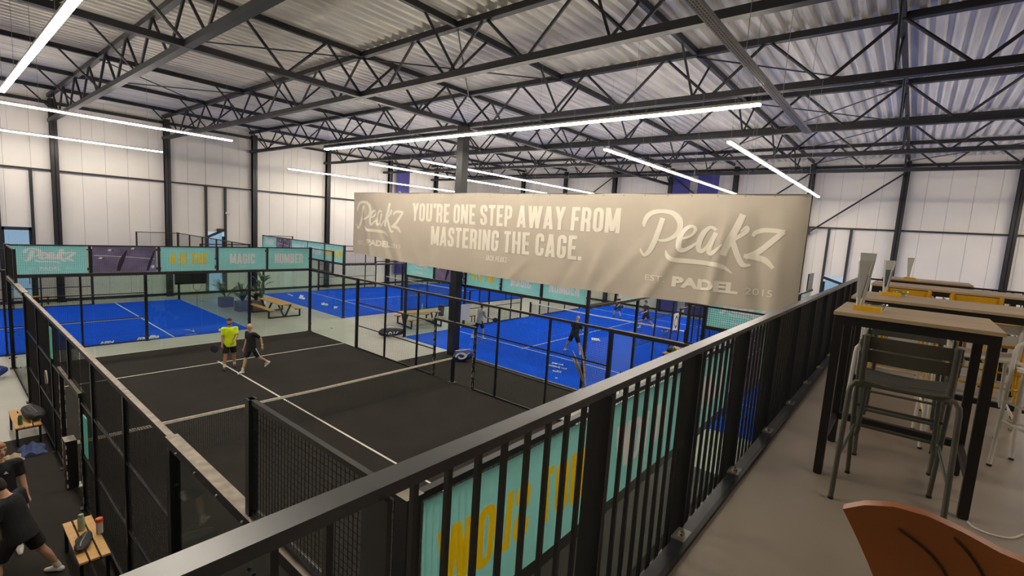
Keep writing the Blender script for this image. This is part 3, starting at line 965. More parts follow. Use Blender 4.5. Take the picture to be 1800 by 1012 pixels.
# ---- left blue court
side_fence(mapB, 0, -1, 'near side fence of the left blue court, behind the black court', .05)
side_fence(mapB, 10, 1, 'far side fence of the left blue court, by the white side wall', .05)
back_wall(mapB, 20, 'glass end wall of the left blue court, left of the picnic table and plants')
# ---- far blue court
side_fence(mapC, 0, -1, 'near side fence of the far blue court, behind the second picnic table', .05)
side_fence(mapC, 10, 1, 'far side fence of the far blue court, near the tall purple flag', .05)
back_wall(mapC, 0, 'left end wall of the far blue court, with the make it banner row')
back_wall(mapC, 20, 'right end wall of the far blue court, mostly hidden by the beige banner')
net(mapC, 'net on the far blue court, pale tape below the tall flag')
for k, (kd, lb) in enumerate(PAN5):
    banner(mapC, 0, 9.925-k*2, 8.075-k*2, -1.6, kd, lb+', on the far blue court')
# ---- right blue court with four players
side_fence(mapD, 0, -1, 'near side fence of the right blue court, beside the loaded bench', .05)
side_fence(mapD, 10, 1, 'far side fence of the right blue court, beside the second picnic table', .05)
back_wall(mapD, 0, 'left end wall of the right blue court, behind the lone column')
back_wall(mapD, 20, 'right end wall of the right blue court, in front of the two purple flags')
net(mapD, 'net on the right blue court between the four players')
for k, (kd, lb) in enumerate(PAN4):
    banner(mapD, 0, 9.925-k*2, 8.075-k*2, -1.6, kd, lb+', on the right blue court')
# ---- court beside the terrace
side_fence(mapE, 10, 1, 'side fence of the blue court beside the terrace end', .05)
back_wall(mapE, 0, 'left end wall of the blue court beyond the terrace, with an aqua banner')
for k in range(3):
    banner(mapE, 0, 9.925-k*2, 8.075-k*2, -1.6, PAN5[k][0], PAN5[k][1]+', on the court beyond the terrace')
# ---- printing on the turf
def turf_print(parent, body, p00, p10, p01, bold=.03, name='turf_lettering'):
    a, b, c = (Vector((q[0], q[1], .021)) for q in (p00, p10, p01))
    m = MB()
    put_text(m, body, lambda s, tt: tuple(a+(b-a)*s+(c-a)*tt), 0, 1, 0, 1, bold)
    return m.build(name, 'print_white', parent)
def poly(parent, pts): MB().add([(p[0], p[1], .021) for p in pts], [tuple(range(len(pts)))]).build('turf_mark', 'print_white', parent)
turf_print(tB, 'VISA', (2.46, 22.0), (2.92, 21.96), (2.66, 22.46), .05)
turf_print(tB, 'mollie', (3.68, 22.0), (4.42, 21.97), (3.92, 22.68), .05)
for i in range(3):
    x = 6.72+i*.24
    poly(tB, [(x, 22.0), (x+.16, 22.0), (x+.34, 22.55+.2*i), (x+.18, 22.5+.14*i)])
poly(tB, [(5.66, 23.25), (5.9, 22.75), (5.86, 22.98)]); poly(tB, [(6.16, 23.38), (5.94, 22.75), (6.0, 22.95)])
poly(tB, [(5.84, 22.72), (5.9, 22.45), (5.96, 22.72)])
turf_print(tB, 'PADEL', (5.42, 22.0), (5.86, 21.95), (5.46, 22.12), .02)
turf_print(tC, 'ellon', (14.05, 26.25), (14.26, 25.80), (14.58, 27.2), .05)
turf_print(tC, 'av', (14.02, 24.75), (14.2, 24.62), (14.5, 25.5), .05)
poly(tC, [(14.07, 29.2), (14.14, 28.95), (14.9, 30.1), (14.9, 30.6)]); poly(tC, [(14.42, 31.5), (14.37, 30.5), (14.14, 30.2), (14.28, 31.1)])
poly(tC, [(14.1, 28.85), (14.16, 28.6), (14.55, 29.2), (14.5, 29.5)])
turf_print(tD, 'padel cork', (14.86, 9.10), (14.97, 8.60), (15.14, 9.27), .03)
turf_print(tD, 'watterkendly wered', (14.46, 9.0), (14.58, 8.2), (14.73, 9.15), .03)
turf_print(tD, 'est.2015', (13.99, 8.47), (14.05, 8.09), (14.24, 8.61), .03)
poly(tD, [(13.3, 7.84), (13.35, 7.77), (13.45, 7.87), (13.4, 7.93)])
for k in range(4): poly(tD, [(20.36+.05*k, 10.41-.11*k), (20.40+.05*k, 10.33-.11*k), (20.9+.04*k, 10.65-.1*k), (20.86+.04*k, 10.75-.1*k)])
# ================================================================== BIG BEIGE BANNER
BX, BYL, BYR, BZT, BZB = 12.38, 20.2, .16, 6.82, 3.80
def bdisp(y, z):
    tt = (z-BZB)/(BZT-BZB)
    d = .012*math.sin(y*2.1+z*1.3)+.010*math.sin(y*.9-z*2.2)
    # hanging folds below the right hand fixing, and slanting folds from the fixings
    for (yc, zc, sl, w, a) in ((2.05, 6.5, .10, .16, .10), (1.35, 6.5, -.12, .22, -.09), (2.7, 6.4, .55, .2, .06), (.7, 6.6, 0, .18, .05), (19.6, 6.7, -.35, .16, .06), (19.0, 6.7, -.7, .22, -.05), (5.6, 5.6, .35, .2, .04), (6.4, 5.4, .6, .25, -.035), (15.6, 5.0, -.5, .2, .04), (3.9, 5.9, .8, .25, .035), (17.6, 5.6, -.7, .25, .04), (8.6, 4.8, .9, .2, .03)):
        c = yc+sl*(zc-z)
        if z < zc: d += a*math.exp(-((y-c)/w)**2)*min(1, (zc-z)/.9)
    # the right edge curls back
    if y < .55: d -= .5*(.55-y)**2
    return d
def bw(y, z, off=0.): return (BX-bdisp(y, z)-off, y+.10*max(0, 1-y/2)*(BZT-z)/3*0, z)
def edge_b(y):   # lower edge sags a little
    return BZB-.18*math.sin(math.pi*min(1, max(0, (y-BYR)/(BYL-BYR))))
ny, nz = 240, 40
vs = []
for j in range(nz+1):
    for i in range(ny+1):
        y = BYL+(BYR-BYL)*i/ny
        zb = edge_b(y)
        vs.append(bw(y, zb+(BZT-zb)*j/nz))
fs = [(j*(ny+1)+i, j*(ny+1)+i+1, (j+1)*(ny+1)+i+1, (j+1)*(ny+1)+i) for j in range(nz) for i in range(ny)]
bb = thing('hanging_banner', 'huge beige banner hung across the hall in front of the lone column', 'banner', (BX, 10, BZB))
MB().add(vs, fs).build('cloth', 'beige', bb, True)
FB = lambda y, z: bw(y, z, .010)
m = MB()
put_caps(m, "YOU'RE ONE STEP AWAY FROM", FB, 15.5, 5.27, 5.585, 6.375)
put_caps(m, 'MASTERING THE CAGE.', FB, 14.2, 6.56, 4.61, 5.42)
put_caps(m, '~ JACK PEAKZ ~', FB, 11.05, 9.68, 4.23, 4.44, .2, .075, .8)
m.build('slogan_lettering', 'cream', bb)
def px_logo(s, t): return s, t
def put_big(y0, y1, z0, z1):
    m = MB()
    put_logo(m, FB, y0, y1, z0, z1, 12)
    return m
# right hand mark
m = put_big(4.52, .62, 4.68, 6.36)
put_text(m, 'EST.', FB, 4.26, 3.64, 4.23, 4.40, .0, 1.0, .25)
put_text(m, 'PADEL', FB, 3.42, 1.58, 4.13, 4.44, .055, 1.0, .25)
put_text(m, '2015', FB, 1.41, .73, 4.17, 4.35, .0, 1.0, .25)
m.build('right_logo', 'cream', bb)
m = put_big(19.93, 16.16, 4.78, 6.42)
put_text(m, 'EST.', FB, 19.69, 19.15, 4.27, 4.46, .0, 1.0, .25)
put_text(m, 'PADEL', FB, 18.95, 17.1, 4.26, 4.56, .055, 1.0, .25)
put_text(m, '2015', FB, 16.98, 16.3, 4.29, 4.47, .0, 1.0, .25)
m.build('left_logo', 'cream', bb)
m = MB()
m.tube([(BX, BYL, BZT), (BX, BYR, BZT)], .012, 6)
for i in range(15):
    y = BYR+.1+(BYL-BYR-.2)*i/14
    m.wire((BX, y, BZT), (BX+.1, y, ZB), .006)
stuff(m.build('hanging_cable', 'zinc', bb))
m = MB()
for i in range(29):
    y = BYR+.1+(BYL-BYR-.2)*i/28
    p = bw(y, BZT-.05, .004)
    m.tube([(p[0]-.004, p[1], p[2]), (p[0]+.002, p[1], p[2])], .022, 8)
stuff(m.build('eyelets', 'zinc', bb))
# ================================================================== TERRACE
ZM = 3.98
mz = struct(MB().box(-8, 11.35, Y0, -1.27, ZM-.34, ZM).build('floor_terrace', 'mezz'))
ht = 'black steel handrail along the edge of the terrace'
rail = thing('balustrade', 'black balustrade with a shiny flat handrail along the terrace edge', 'railing', (2, -1.13, ZM))
for a, b in ((-4.0, 1.52), (1.525, 6.4), (6.405, 11.2)):
    MB().box(a, b, -1.163, -1.101, 4.928, 4.957).build('handrail', 'rail', rail)
px = -.05-.97*4
POSTS = []
while px < 11.2:
    MB().box(px-.006, px+.006, -1.178, -1.086, ZM-.2, 4.928).build('post', 'steel', rail)
    POSTS.append(px)
    px += 0.97
for a in POSTS:
    for i in range(1, 9):
        x = a+0.97*i/9
        if x > 11.15: break
        MB().box(x-.0075, x+.0075, -1.133, -1.117, ZM-.2, 4.928).build('baluster', 'steel', rail)
MB().box(-8, 11.35, -1.245, -1.18, ZM-.34, ZM+.004).build('edge_beam', 'rail', rail)
MB().box(-8, 11.35, -1.27, -1.245, ZM-.02, ZM+.022).build('floor_trim', 'steel', rail)
MB().box(-8, 11.35, -1.18, -1.07, ZM-.215, ZM-.2).build('lower_flange', 'rail', rail)
for a in POSTS:
    o = MB().box(a-.17, a-.05, -1.24, -1.172, ZM+.004, ZM+.014).build('fixing_plate', 'plate', rail)
    MB().lathe((a-.11, -1.205, ZM+.014), [(.018, 0), (.018, .012), (.01, .014), (.01, .024)], 8).build('bolt', 'plate', o)
m = MB()
for a in POSTS:
    for i in range(1, 9): m.lathe((a+0.97*i/9, -1.125, ZM-.2), [(.014, 0), (.014, .02), (.008, .024)], 6)
stuff(m.build('baluster_bolts', 'plate', rail))
# end railing beyond the tables
er = thing('end_railing', 'plain black railing across the far end of the terrace', 'railing', (11.25, -3, ZM))
MB().box(11.22, 11.27, -8.0, -1.18, 4.92, 4.955).build('handrail', 'steel', er)
for i in range(49):
    y = -1.3-i*.135
    w = .02 if i % 8 == 0 else .008
    MB().box(11.245-w, 11.245+w, y-w, y+w, ZM, 4.92).build('post' if i % 8 == 0 else 'baluster', 'steel', er)
# ------------------------------------------------------------------ bar tables
def table(x0, x1, y0, y1, label, zt=5.105):
    t = thing('bar_table', label, 'table', ((x0+x1)/2, (y0+y1)/2, ZM), 'bar tables on the terrace')
    MB().box(x0, x1, y0, y1, zt-.022, zt).build('table_top', 'woodtop', t)
    e = .012
    w = .05
    for a, b, c, d in ((x0+e, x1-e, y0+e, y0+e+w), (x0+e, x1-e, y1-e-w, y1-e), (x0+e, x0+e+w, y0+e+w, y1-e-w), (x1-e-w, x1-e, y0+e+w, y1-e-w)):
        MB().box(a, b, c, d, zt-.08, zt-.022).build('apron', 'black', t)
    for x in (x0+e, x1-e-w):
        for y in (y0+e, y1-e-w):
            o = MB().box(x, x+w, y, y+w, ZM+.008, zt-.08).build('leg', 'black', t)
            MB().box(x+.006, x+w-.006, y+.006, y+w-.006, ZM, ZM+.008).build('foot_pad', 'black', o)
    MB().box(x1-e-w, x1-e, y0+e+w, y1-e-w, ZM+.2, ZM+.25).build('footrest_bar', 'black', t)
    for y in (y0+e+.01, y1-e-.04): MB().box(x0+e+w, x1-e-w, y, y+.03, ZM+.2, ZM+.25).build('side_bar', 'black', t)
    return t
table(2.18, 2.99, -2.40, -1.592, 'bar table nearest the camera, square oak top on black legs')
table(3.63, 4.54, -3.40, -1.57, 'middle bar table with an oak top and black legs')
table(6.1, 7.05, -3.02, -1.58, 'third bar table from the camera with a black frame')
table(8.3, 9.2, -2.7, -1.6, 'bar table furthest from the camera near the end railing')
# menu holders
def menu(x, y, z, rz, label, cards):
    """yellow block with tapering cards that stand in it; cards: (turn, lean, height, base shift)"""
    t = thing('menu_holder', label, 'menu stand', (0, 0, 0), 'menu stands on the bar tables')
    MB().box(-.03, .03, -.075, .075, 0, .032).build('holder_block', 'yellow', t)
    for turn, lean, hh, sh, pic in cards:
        Rm = Matrix.Rotation(R(turn), 3, 'Z') @ Matrix.Rotation(R(lean), 3, 'X')
        P = lambda a, b, c: tuple(Vector((0, sh, .022))+Rm @ Vector((a, b, c)))
        o = MB().prism([P(-.014, 0, 0), P(.014, 0, 0), P(.046, 0, hh), P(-.046, 0, hh)], Vector(P(0, .004, 0))-Vector(P(0, 0, 0))).build('menu_card', 'paper', t)
        for s_ in (-.0008, .0040) if pic else ():
            MB().prism([P(-.017, s_, .06), P(.017, s_, .06), P(.034, s_, hh*.72), P(-.034, s_, hh*.72)], Vector(P(0, .0008, 0))-Vector(P(0, 0, 0))).build('card_picture', 'cardphoto', o)
    t.location = (x, y, z); t.rotation_euler = (0, 0, rz)
    return t
def bowl(x, y, z, label, r=.062):
    t = tag(MB().lathe((x, y, z), [(r*.6, 0), (r*.72, .004), (r, .04), (r, .046), (r*.93, .044), (r*.66, .01)], 20).build('glass_bowl', 'tableglass', None, True), label, 'bowl', 'glass bowls on the bar tables')
    return t
menu(2.47, -1.755, 5.105, R(-4), 'yellow menu stand with tall cards on the nearest bar table', ((66, 2, .31, .055, 1), (118, -4, .32, .05, 0), (96, -1, .37, .04, 0)))
menu(4.2, -1.83, 5.105, R(4), 'yellow menu stand on the middle bar table', ((60, 2, .31, .05, 0), (120, -3, .31, .045, 1)))
menu(8.6, -1.95, 5.105, R(4), 'yellow menu stand on the furthest bar table', ((95, 1, .33, .02, 0),))
bowl(2.60, -1.79, 5.105, 'glass bowl behind the yellow block on the nearest bar table', .07)
bowl(4.36, -1.90, 5.105, 'glass bowl beside the menu stand on the middle bar table')
# ------------------------------------------------------------------ bar stools (front of the stool looks along +x)
def arc(pts, n=5): return smooth_path(pts, n)
def make_stool(mt, label):
    t = thing('bar_stool', label, 'stool', (0, 0, 0), 'bar stools round the tables')
    r = .0135
    zs = .745
    def tb(pts, name, rr=r): return MB().tube(pts, rr, 10).build(name, mt, t, True)
    for s in (-1, 1):
        # rear leg: leaves the seat rail, turns down and out
        tb([(-.19, s*.19, zs), (-.2, s*.225, zs-.004), (-.207, s*.243, zs-.03), (-.212, s*.247, zs-.07), (-.25, s*.258, .012)], 'rear_leg', .0145)
        # front leg rises to the arm and runs back to the upright
        tb([(.25, s*.215, .012), (.215, s*.232, .55), (.205, s*.238, .87), (.19, s*.24, .92), (.15, s*.24, .945), (0, s*.236, .945), (-.14, s*.222, .935), (-.185, s*.205, .93)], 'front_leg', .0135)
        tb([(.17, s*.18, zs), (.165, s*.19, .35), (.17, s*.2, .3)], 'inner_leg', .012)
        # back upright
        tb([(-.17, s*.195, zs-.03), (-.19, s*.2, .82), (-.218, s*.2, 1.04)], 'back_upright', .016)
        for x, w in ((-.25, .258), (.25, .215)):
            MB().lathe((x, s*w, 0), [(.016, 0), (.016, .016)], 10).build('foot_cap', 'black', t)
        # side of the foot ring
        tb([(-.237, s*.254, .27), (-.1, s*.24, .30), (.2, s*.215, .36), (.235, s*.19, .36)], 'ring_side', .009)
    tb([(.235, -.19, .36), (.235, .19, .36)], 'foot_rest', .011)
    tb([(.222, -.22, .50), (.222, .22, .50)], 'stretcher', .009)
    tb([(-.19, -.2, zs-.005), (-.19, .2, zs-.005)], 'seat_rail', .0125)
    tb([(.19, -.2, zs-.005), (.19, .2, zs-.005)], 'seat_rail', .0125)
    for s in (-1, 1): tb([(-.19, s*.2, zs-.005), (.19, s*.2, zs-.005)], 'seat_rail', .0125)
    # curved seat slats
    def slat(x0, x1, name):
        vs, n = [], 10
        for i in range(n+1):
            y = -.205+.41*i/n
            z = zs+.012-.018*(1-(y/.205)**2)
            vs += [(x0, y, z), (x1, y, z), (x1, y, z+.01), (x0, y, z+.01)]
        fs = []
        for i in range(n):
            for a in range(4): fs.append((4*i+a, 4*i+(a+1) % 4, 4*i+4+(a+1) % 4, 4*i+4+a))
        fs += [(3, 2, 1, 0), (4*n, 4*n+1, 4*n+2, 4*n+3)]
        MB().add(vs, fs).build(name, mt, t, True, fix=True)
    for k in range(6): slat(-.205+k*.069, -.205+k*.069+.064, 'seat_slat')
    # two wide back slats, bent in plan
    for z0, z1, dx in ((.872, .947, .012), (.957, 1.032, -.004)):
        vs, n = [], 10
        for i in range(n+1):
            y = -.225+.45*i/n
            x = -.19+dx+.012-.022*(1-(y/.225)**2)
            vs += [(x, y, z0), (x+.009, y, z0), (x+.009-.014, y, z1), (x-.014, y, z1)]
        fs = []
        for i in range(n):
            for a in range(4): fs.append((4*i+a, 4*i+(a+1) % 4, 4*i+4+(a+1) % 4, 4*i+4+a))
        fs += [(3, 2, 1, 0), (4*n, 4*n+1, 4*n+2, 4*n+3)]
        MB().add(vs, fs).build('back_slat', mt, t, True, fix=True)
    return t
s0 = make_stool('greystool', 'grey bar stool nearest the camera, its back turned to us')
def stool(x, y, rz, col, label):
    mm = {'grey': None, 'white': {'grey_aluminium': 'whitestool'}, 'yellow': {'grey_aluminium': 'yellowstool'}}[col]
    return dup(s0, (x, y, ZM), rz, label, mm)
stool(3.04, -2.0, R(182), 'grey', 'grey bar stool on the far side of the nearest table')
stool(3.60, -1.92, R(0), 'white', 'white bar stool tucked under the middle table beside the balustrade')
stool(3.30, -2.90, R(118), 'white', 'white bar stool cut off by the right edge of the picture')
stool(3.92, -2.47, R(0), 'white', 'white bar stool in the middle of the middle table')
stool(4.84, -1.98, R(180), 'yellow', 'yellow bar stool behind the middle table on the left')
stool(4.86, -2.62, R(178), 'yellow', 'yellow bar stool behind the middle table in the middle')
stool(6.12, -1.95, R(0), 'yellow', 'yellow bar stool in front of the third table on the left').scale = (1, 1, 1.07)
stool(6.12, -2.55, R(2), 'yellow', 'yellow bar stool in front of the third table on the right').scale = (1, 1, 1.07)
stool(7.35, -2.0, R(180), 'yellow', 'yellow bar stool beyond the third table')
s0.location = (2.13, -2.0, ZM)
# ------------------------------------------------------------------ leather chair at the lower right
ch = thing('leather_chair', 'tan leather chair back in the lower right corner', 'chair', (.02, -2.15, ZM))
OUT = [(-1.885, 4.80), (-1.93, 4.825), (-1.99, 4.84), (-2.06, 4.838), (-2.13, 4.822), (-2.20, 4.80), (-2.27, 4.792), (-2.36, 4.80), (-2.45, 4.825), (-2.52, 4.83), (-2.58, 4.80)]
def shell(off):
    vs = []
    nv = 10
    n = len(OUT)
    for j in range(nv+1):
        q = j/nv
        for i, (y, z) in enumerate(OUT):
            c = (y+2.23)/.35
            narrow = 1-.75*q+.2*q*q
            yy = -2.23+(y+2.23)*narrow
            zz = z-(.42)*q*(1-.1*c*c)
            xx = .02-.16*q-.06*(c*c)+.05*math.sin(q*2.2)+off
            vs.append((xx, yy, zz))
    return vs, n, nv
va, n, nv = shell(0)
vb, _, _ = shell(.035)
k = len(va)
fs = []
for j in range(nv):
    for i in range(n-1):
        a = j*n+i
        fs.append((a, a+1, a+n+1, a+n)); fs.append((k+a, k+a+n, k+a+n+1, k+a+1))
for i in range(n-1): fs += [(i, k+i, k+i+1, i+1), (nv*n+i, nv*n+i+1, k+nv*n+i+1, k+nv*n+i)]
for j in range(nv): fs += [(j*n, (j+1)*n, k+(j+1)*n, k+j*n), (j*n+n-1, k+j*n+n-1, k+(j+1)*n+n-1, (j+1)*n+n-1)]
MB().add(va+vb, fs).build('backrest', 'leather', ch, True, fix=True)
def on_shell(y, q):
    best = min(range(len(OUT)-1), key=lambda i: abs((OUT[i][0]+OUT[i+1][0])/2-y))
    (ya, za), (yb, zb) = OUT[best], OUT[best+1]
    z = za+(zb-za)*min(1, max(0, (y-ya)/(yb-ya)))
    c = (y+2.23)/.35
    return (.02-.16*q-.06*c*c+.05*math.sin(q*2.2)-.003, -2.23+(y+2.23)*(1-.75*q+.2*q*q), z-.42*q*(1-.1*c*c))
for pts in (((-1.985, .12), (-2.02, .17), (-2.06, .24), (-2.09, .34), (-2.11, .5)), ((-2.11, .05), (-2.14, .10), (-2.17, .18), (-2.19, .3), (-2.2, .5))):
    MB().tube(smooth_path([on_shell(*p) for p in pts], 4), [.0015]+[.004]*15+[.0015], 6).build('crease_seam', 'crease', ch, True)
MB().ell((.14, -2.23, 4.40), (.26, .26, .05)).build('seat', 'leather', ch, True)
for sx in (-.1, .34):
    for sy in (-.22, .22):
        MB().tube([(.12+(sx-.12)*.7, -2.23+sy*.7, 4.39), (sx+.02, -2.23+sy, ZM)], .012, 8).build('leg', 'chrome', ch, True)
c2 = thing('tube_armchair', 'metal tube arm of a seat at the right edge of the picture', 'chair', (.75, -2.75, ZM))
MB().tube(smooth_path([(.30, -2.335, 4.70), (.36, -2.36, 4.745), (.50, -2.42, 4.80), (.75, -2.53, 4.83), (.84, -2.58, 4.78), (.86, -2.6, ZM)], 5), .013, 10).build('arm_tube', 'chrome', c2, True)
MB().tube([(.30, -2.335, 4.70), (.36, -2.46, ZM)], .012, 8).build('leg', 'chrome', c2, True)
MB().box(.5, .95, -3.1, -2.45, 4.40, 4.45).build('seat', 'leather', c2)
for x, y in ((.53, -3.04), (.9, -3.04)): MB().tube([(x, y, 4.4), (x, y, ZM)], .011, 8).build('leg', 'chrome', c2, True)
# green and white cable by the table foot
tag(MB().tube(smooth_path([(2.17, -2.385, ZM+.007), (2.12, -2.41, ZM+.006), (2.10, -2.48, ZM+.006), (2.14, -2.56, ZM+.006), (2.25, -2.62, ZM+.006)], 5), .005, 6).build('floor_cable', 'whitestool', None, True), 'thin pale cable curled on the floor by the near table leg', 'cable')
# soft fill light added over the terrace, out of view, no real fitting
bl = bpy.data.lights.new('terrace_fill', 'AREA'); bl.energy = 60; bl.size = 2.5; bl.color = (1, .88, .74)
blo = bpy.data.objects.new('terrace_fill', bl); COL.objects.link(blo); blo.location = (2.5, -6.5, 8.2)
# ================================================================== PEOPLE
REMESH = []
def rx(a): return Matrix.Rotation(a, 3, 'X')
def ry(a): return Matrix.Rotation(a, 3, 'Y')
def rz_(a): return Matrix.Rotation(a, 3, 'Z')
def blob(mb, name, m, parent, vox):
    o = mb.build(name, m, parent, True)
    r = o.modifiers.new('r', 'REMESH'); r.mode = 'VOXEL'; r.voxel_size = vox; r.use_smooth_shade = True
    s = o.modifiers.new('s', 'SMOOTH'); s.factor = .5; s.iterations = 3
    REMESH.append(o)
    return o
def person(label, x, y, rz, z=.02, h=1.8, lean=0, twist=0, head=(0, 0), la=(5, 8, 15), ra=(5, 8, 15), lin_=(0, 0), ll=(0, 4, 3), rl=(0, 4, 3),
           skin='skin', shirt='blackcloth', shorts='blackcloth', hair='hairdark', shoes='shoe', socks='whitecloth', bald=False, vox=.013, build=1.0, beard=False, logo=False, stripe=False):
    """local frame: +y is where the person faces, +x the person's right. arms (forward swing, out, elbow bend), legs (forward swing, out, knee bend), degrees"""
    t = thing('person', label, 'person', (0, 0, 0))
    k = h/1.8
    T = rx(R(-lean)) @ rz_(R(twist))
    pel = Vector((0, 0, 0))
    def up(v): return T @ (Vector(v)*k)
    neck = up((0, -.01, .53)); chest = up((0, 0, .36)); belly = up((0, .01, .16))
    HR = T @ rz_(R(head[1])) @ rx(R(-head[0]))
    hc = neck+HR @ Vector((0, .028, .185))*k
    J = {}
    for s, arm, tag_ in ((-1, la, 'L'), (1, ra, 'R')):
        sh = up((s*.185*build, 0, .465))
        d = T @ (ry(R(-s*arm[1])) @ (rx(R(arm[0])) @ Vector((0, 0, -1))))
        el = sh+d*.29*k
        e2 = T @ (rz_(R(s*lin_[0 if s < 0 else 1])) @ (ry(R(-s*arm[1])) @ (rx(R(arm[0]+arm[2])) @ Vector((0, 0, -1)))))
        wr = el+e2*.26*k
        J[tag_] = (sh, el, wr, e2)
    for s, leg, tag_ in ((-1, ll, 'l'), (1, rl, 'r')):
        hp = Vector((s*.095, 0, -.03))*k
        d = ry(R(-s*leg[1])) @ (rx(R(leg[0])) @ Vector((0, 0, -1)))
        kn = hp+d*.43*k
        d2 = ry(R(-s*leg[1])) @ (rx(R(leg[0]-leg[2])) @ Vector((0, 0, -1)))
        an = kn+d2*.42*k
        J[tag_] = (hp, kn, an, leg[0]-leg[2])
    base = min(J['l'][2].z, J['r'][2].z)-.085*k
    ROT = rz_(rz)
    O = Vector((x, y, z-base))
    def Wd(p): return ROT @ Vector(p)+O
    t.location = (x, y, z); ORG[t.name] = Vector((x, y, z))
    b = build
    body = MB()
    def cap(m, a, ra, bb_, rb): m.cap(Wd(a), ra*k, Wd(bb_), rb*k)
    def ell(m, c, r, rot): m.ell(Wd(c), tuple(q*k for q in r), ROT @ rot)
    I3 = Matrix.Identity(3)
    ell(body, up((0, 0, .34)), (.155*b, .10*b, .2), T)
    ell(body, up((0, .005, .13)), (.14*b, .10*b, .17), T)
    ell(body, pel, (.15*b, .105*b, .12), I3)
    cap(body, up((0, 0, .46)), .07, neck+(hc-neck)*.45, .052)
    ell(body, hc, (.076, .095, .108), HR)
    ell(body, hc+HR @ Vector((0, .022, -.058))*k, (.058, .066, .06), HR)
    cap(body, hc+HR @ Vector((0, .095, .008))*k, .009, hc+HR @ Vector((0, .113, -.026))*k, .015)
    for s in (-1, 1): ell(body, hc+HR @ Vector((s*.078, -.005, -.005))*k, (.012, .022, .032), HR)
    for q in ('L', 'R'):
        sh, el, wr, e2 = J[q]
        s = -1 if q == 'L' else 1
        cap(body, sh, .052*b, el, .040*b)
        cap(body, el, .041*b, wr, .026)
        xr = T @ Vector((1, 0, 0))
        e2 = e2.normalized()
        side = (xr-e2*xr.dot(e2)).normalized()
        fw = side.cross(e2).normalized()
        palm = wr+e2*.05*k
        cap(body, wr+e2*.01*k, .026, palm+e2*.03*k, .033)
        for i, ln in enumerate((.07, .08, .076, .06)):
            o = fw*(-.027+.018*i)*k
            p0 = palm+e2*.035*k+o
            p1 = p0+e2*ln*.5*k-side*s*.012*k
            p2 = p1+e2*ln*.4*k-side*s*.028*k
            cap(body, p0, .0095, p1, .009); cap(body, p1, .009, p2, .0075)
        p0 = wr+e2*.03*k+fw*.028*k
        p1 = p0+(e2*.5+fw*.7).normalized()*.05*k
        cap(body, p0, .012, p1, .0095); cap(body, p1, .0095, p1+e2*.03*k, .008)
    for q in ('l', 'r'):
        hp, kn, an, fa = J[q]
        cap(body, hp, .085*b, kn, .056*b)
        mid = kn+(an-kn)*.32+Vector((0, -.012, 0))*k
        cap(body, kn, .053*b, mid, .055*b); cap(body, mid, .054*b, an, .034)
        cap(body, an, .036, an+Vector((0, .1, -.05))*k, .03)
    bo = blob(body, 'body', skin, t, vox)
    # face
    fm = MB()
    for s in (-1, 1): fm.ell(Wd(hc+HR @ Vector((s*.030, .088, .012))*k), (.013*k, .009*k, .008*k), ROT @ HR, 8, 5)
    fm.build('eyes', 'eye', t, True)
    fm = MB()
    for s in (-1, 1): fm.ell(Wd(hc+HR @ Vector((s*.031, .090, .032))*k), (.020*k, .007*k, .005*k), ROT @ HR, 8, 5)
    fm.build('eyebrows', 'hairdark', t, True)
    fm = MB(); fm.ell(Wd(hc+HR @ Vector((0, .086, -.062))*k), (.024*k, .009*k, .007*k), ROT @ HR, 8, 5)
    fm.build('mouth', 'lip', t, True)
    if not bald:
        hm = MB()
        ell(hm, hc+HR @ Vector((0, -.020, .016))*k, (.084, .092, .104), HR)
        ell(hm, hc+HR @ Vector((0, .032, .072))*k, (.064, .058, .044), HR)
        ell(hm, hc+HR @ Vector((0, -.045, -.035))*k, (.074, .056, .075), HR)
        blob(hm, 'hair', hair, t, vox)
    if beard:
        hm = MB(); ell(hm, hc+HR @ Vector((0, .03, -.075))*k, (.058, .066, .045), HR)
        blob(hm, 'beard', hair, t, vox)
    # shirt
    sm = MB()
    kk, nn = len(sm.v), 18
    RG = [(-.16, .196, .160), (-.05, .192, .156), (.06, .176, .140), (.15, .168, .130), (.28, .170, .128), (.38, .168, .124), (.44, .150, .110), (.475, .135, .092), (.505, .085, .075), (.515, .065, .065)]
    for zz, ax_, ay_ in RG:
        for i in range(nn):
            aa = 2*math.pi*i/nn
            sm.v.append(tuple(Wd(up((ax_*b*math.cos(aa), .004+ay_*b*math.sin(aa), zz)))))
    for i in range(len(RG)-1):
        for j in range(nn): sm.f.append((kk+i*nn+j, kk+i*nn+(j+1) % nn, kk+(i+1)*nn+(j+1) % nn, kk+(i+1)*nn+j))
    sm.f += [tuple(kk+j for j in reversed(range(nn))), tuple(kk+(len(RG)-1)*nn+j for j in range(nn))]
    for q in ('L', 'R'):
        sh, el, wr, e2 = J[q]
        cap(sm, up(((-1 if q == 'L' else 1)*.07, 0, .455)), .060*b, sh+(el-sh)*.03, .0665*b)
        sm.tube([Wd(sh+(T @ Vector((0, 0, .03)))*k), Wd(sh), Wd(sh+(el-sh)*.35), Wd(sh+(el-sh)*.75)], [.04*k*b, .062*k*b, .062*k*b, .060*k*b], 12)
    so = blob(sm, 'shirt', shirt, t, vox)
    if logo:
        lm = MB()
        c = up((-.075, .128, .38))
        lm.prism([Wd(c+up((-.025, .01, -.015))), Wd(c+up((.025, .01, -.015))), Wd(c+up((.0, .012, .025)))], ROT @ (T @ Vector((0, .004, 0))))
        lm.build('shirt_emblem', 'whitecloth', t)
    pm = MB()
    ell(pm, pel+Vector((0, 0, -.02)), (.160*b, .118*b, .12), I3)
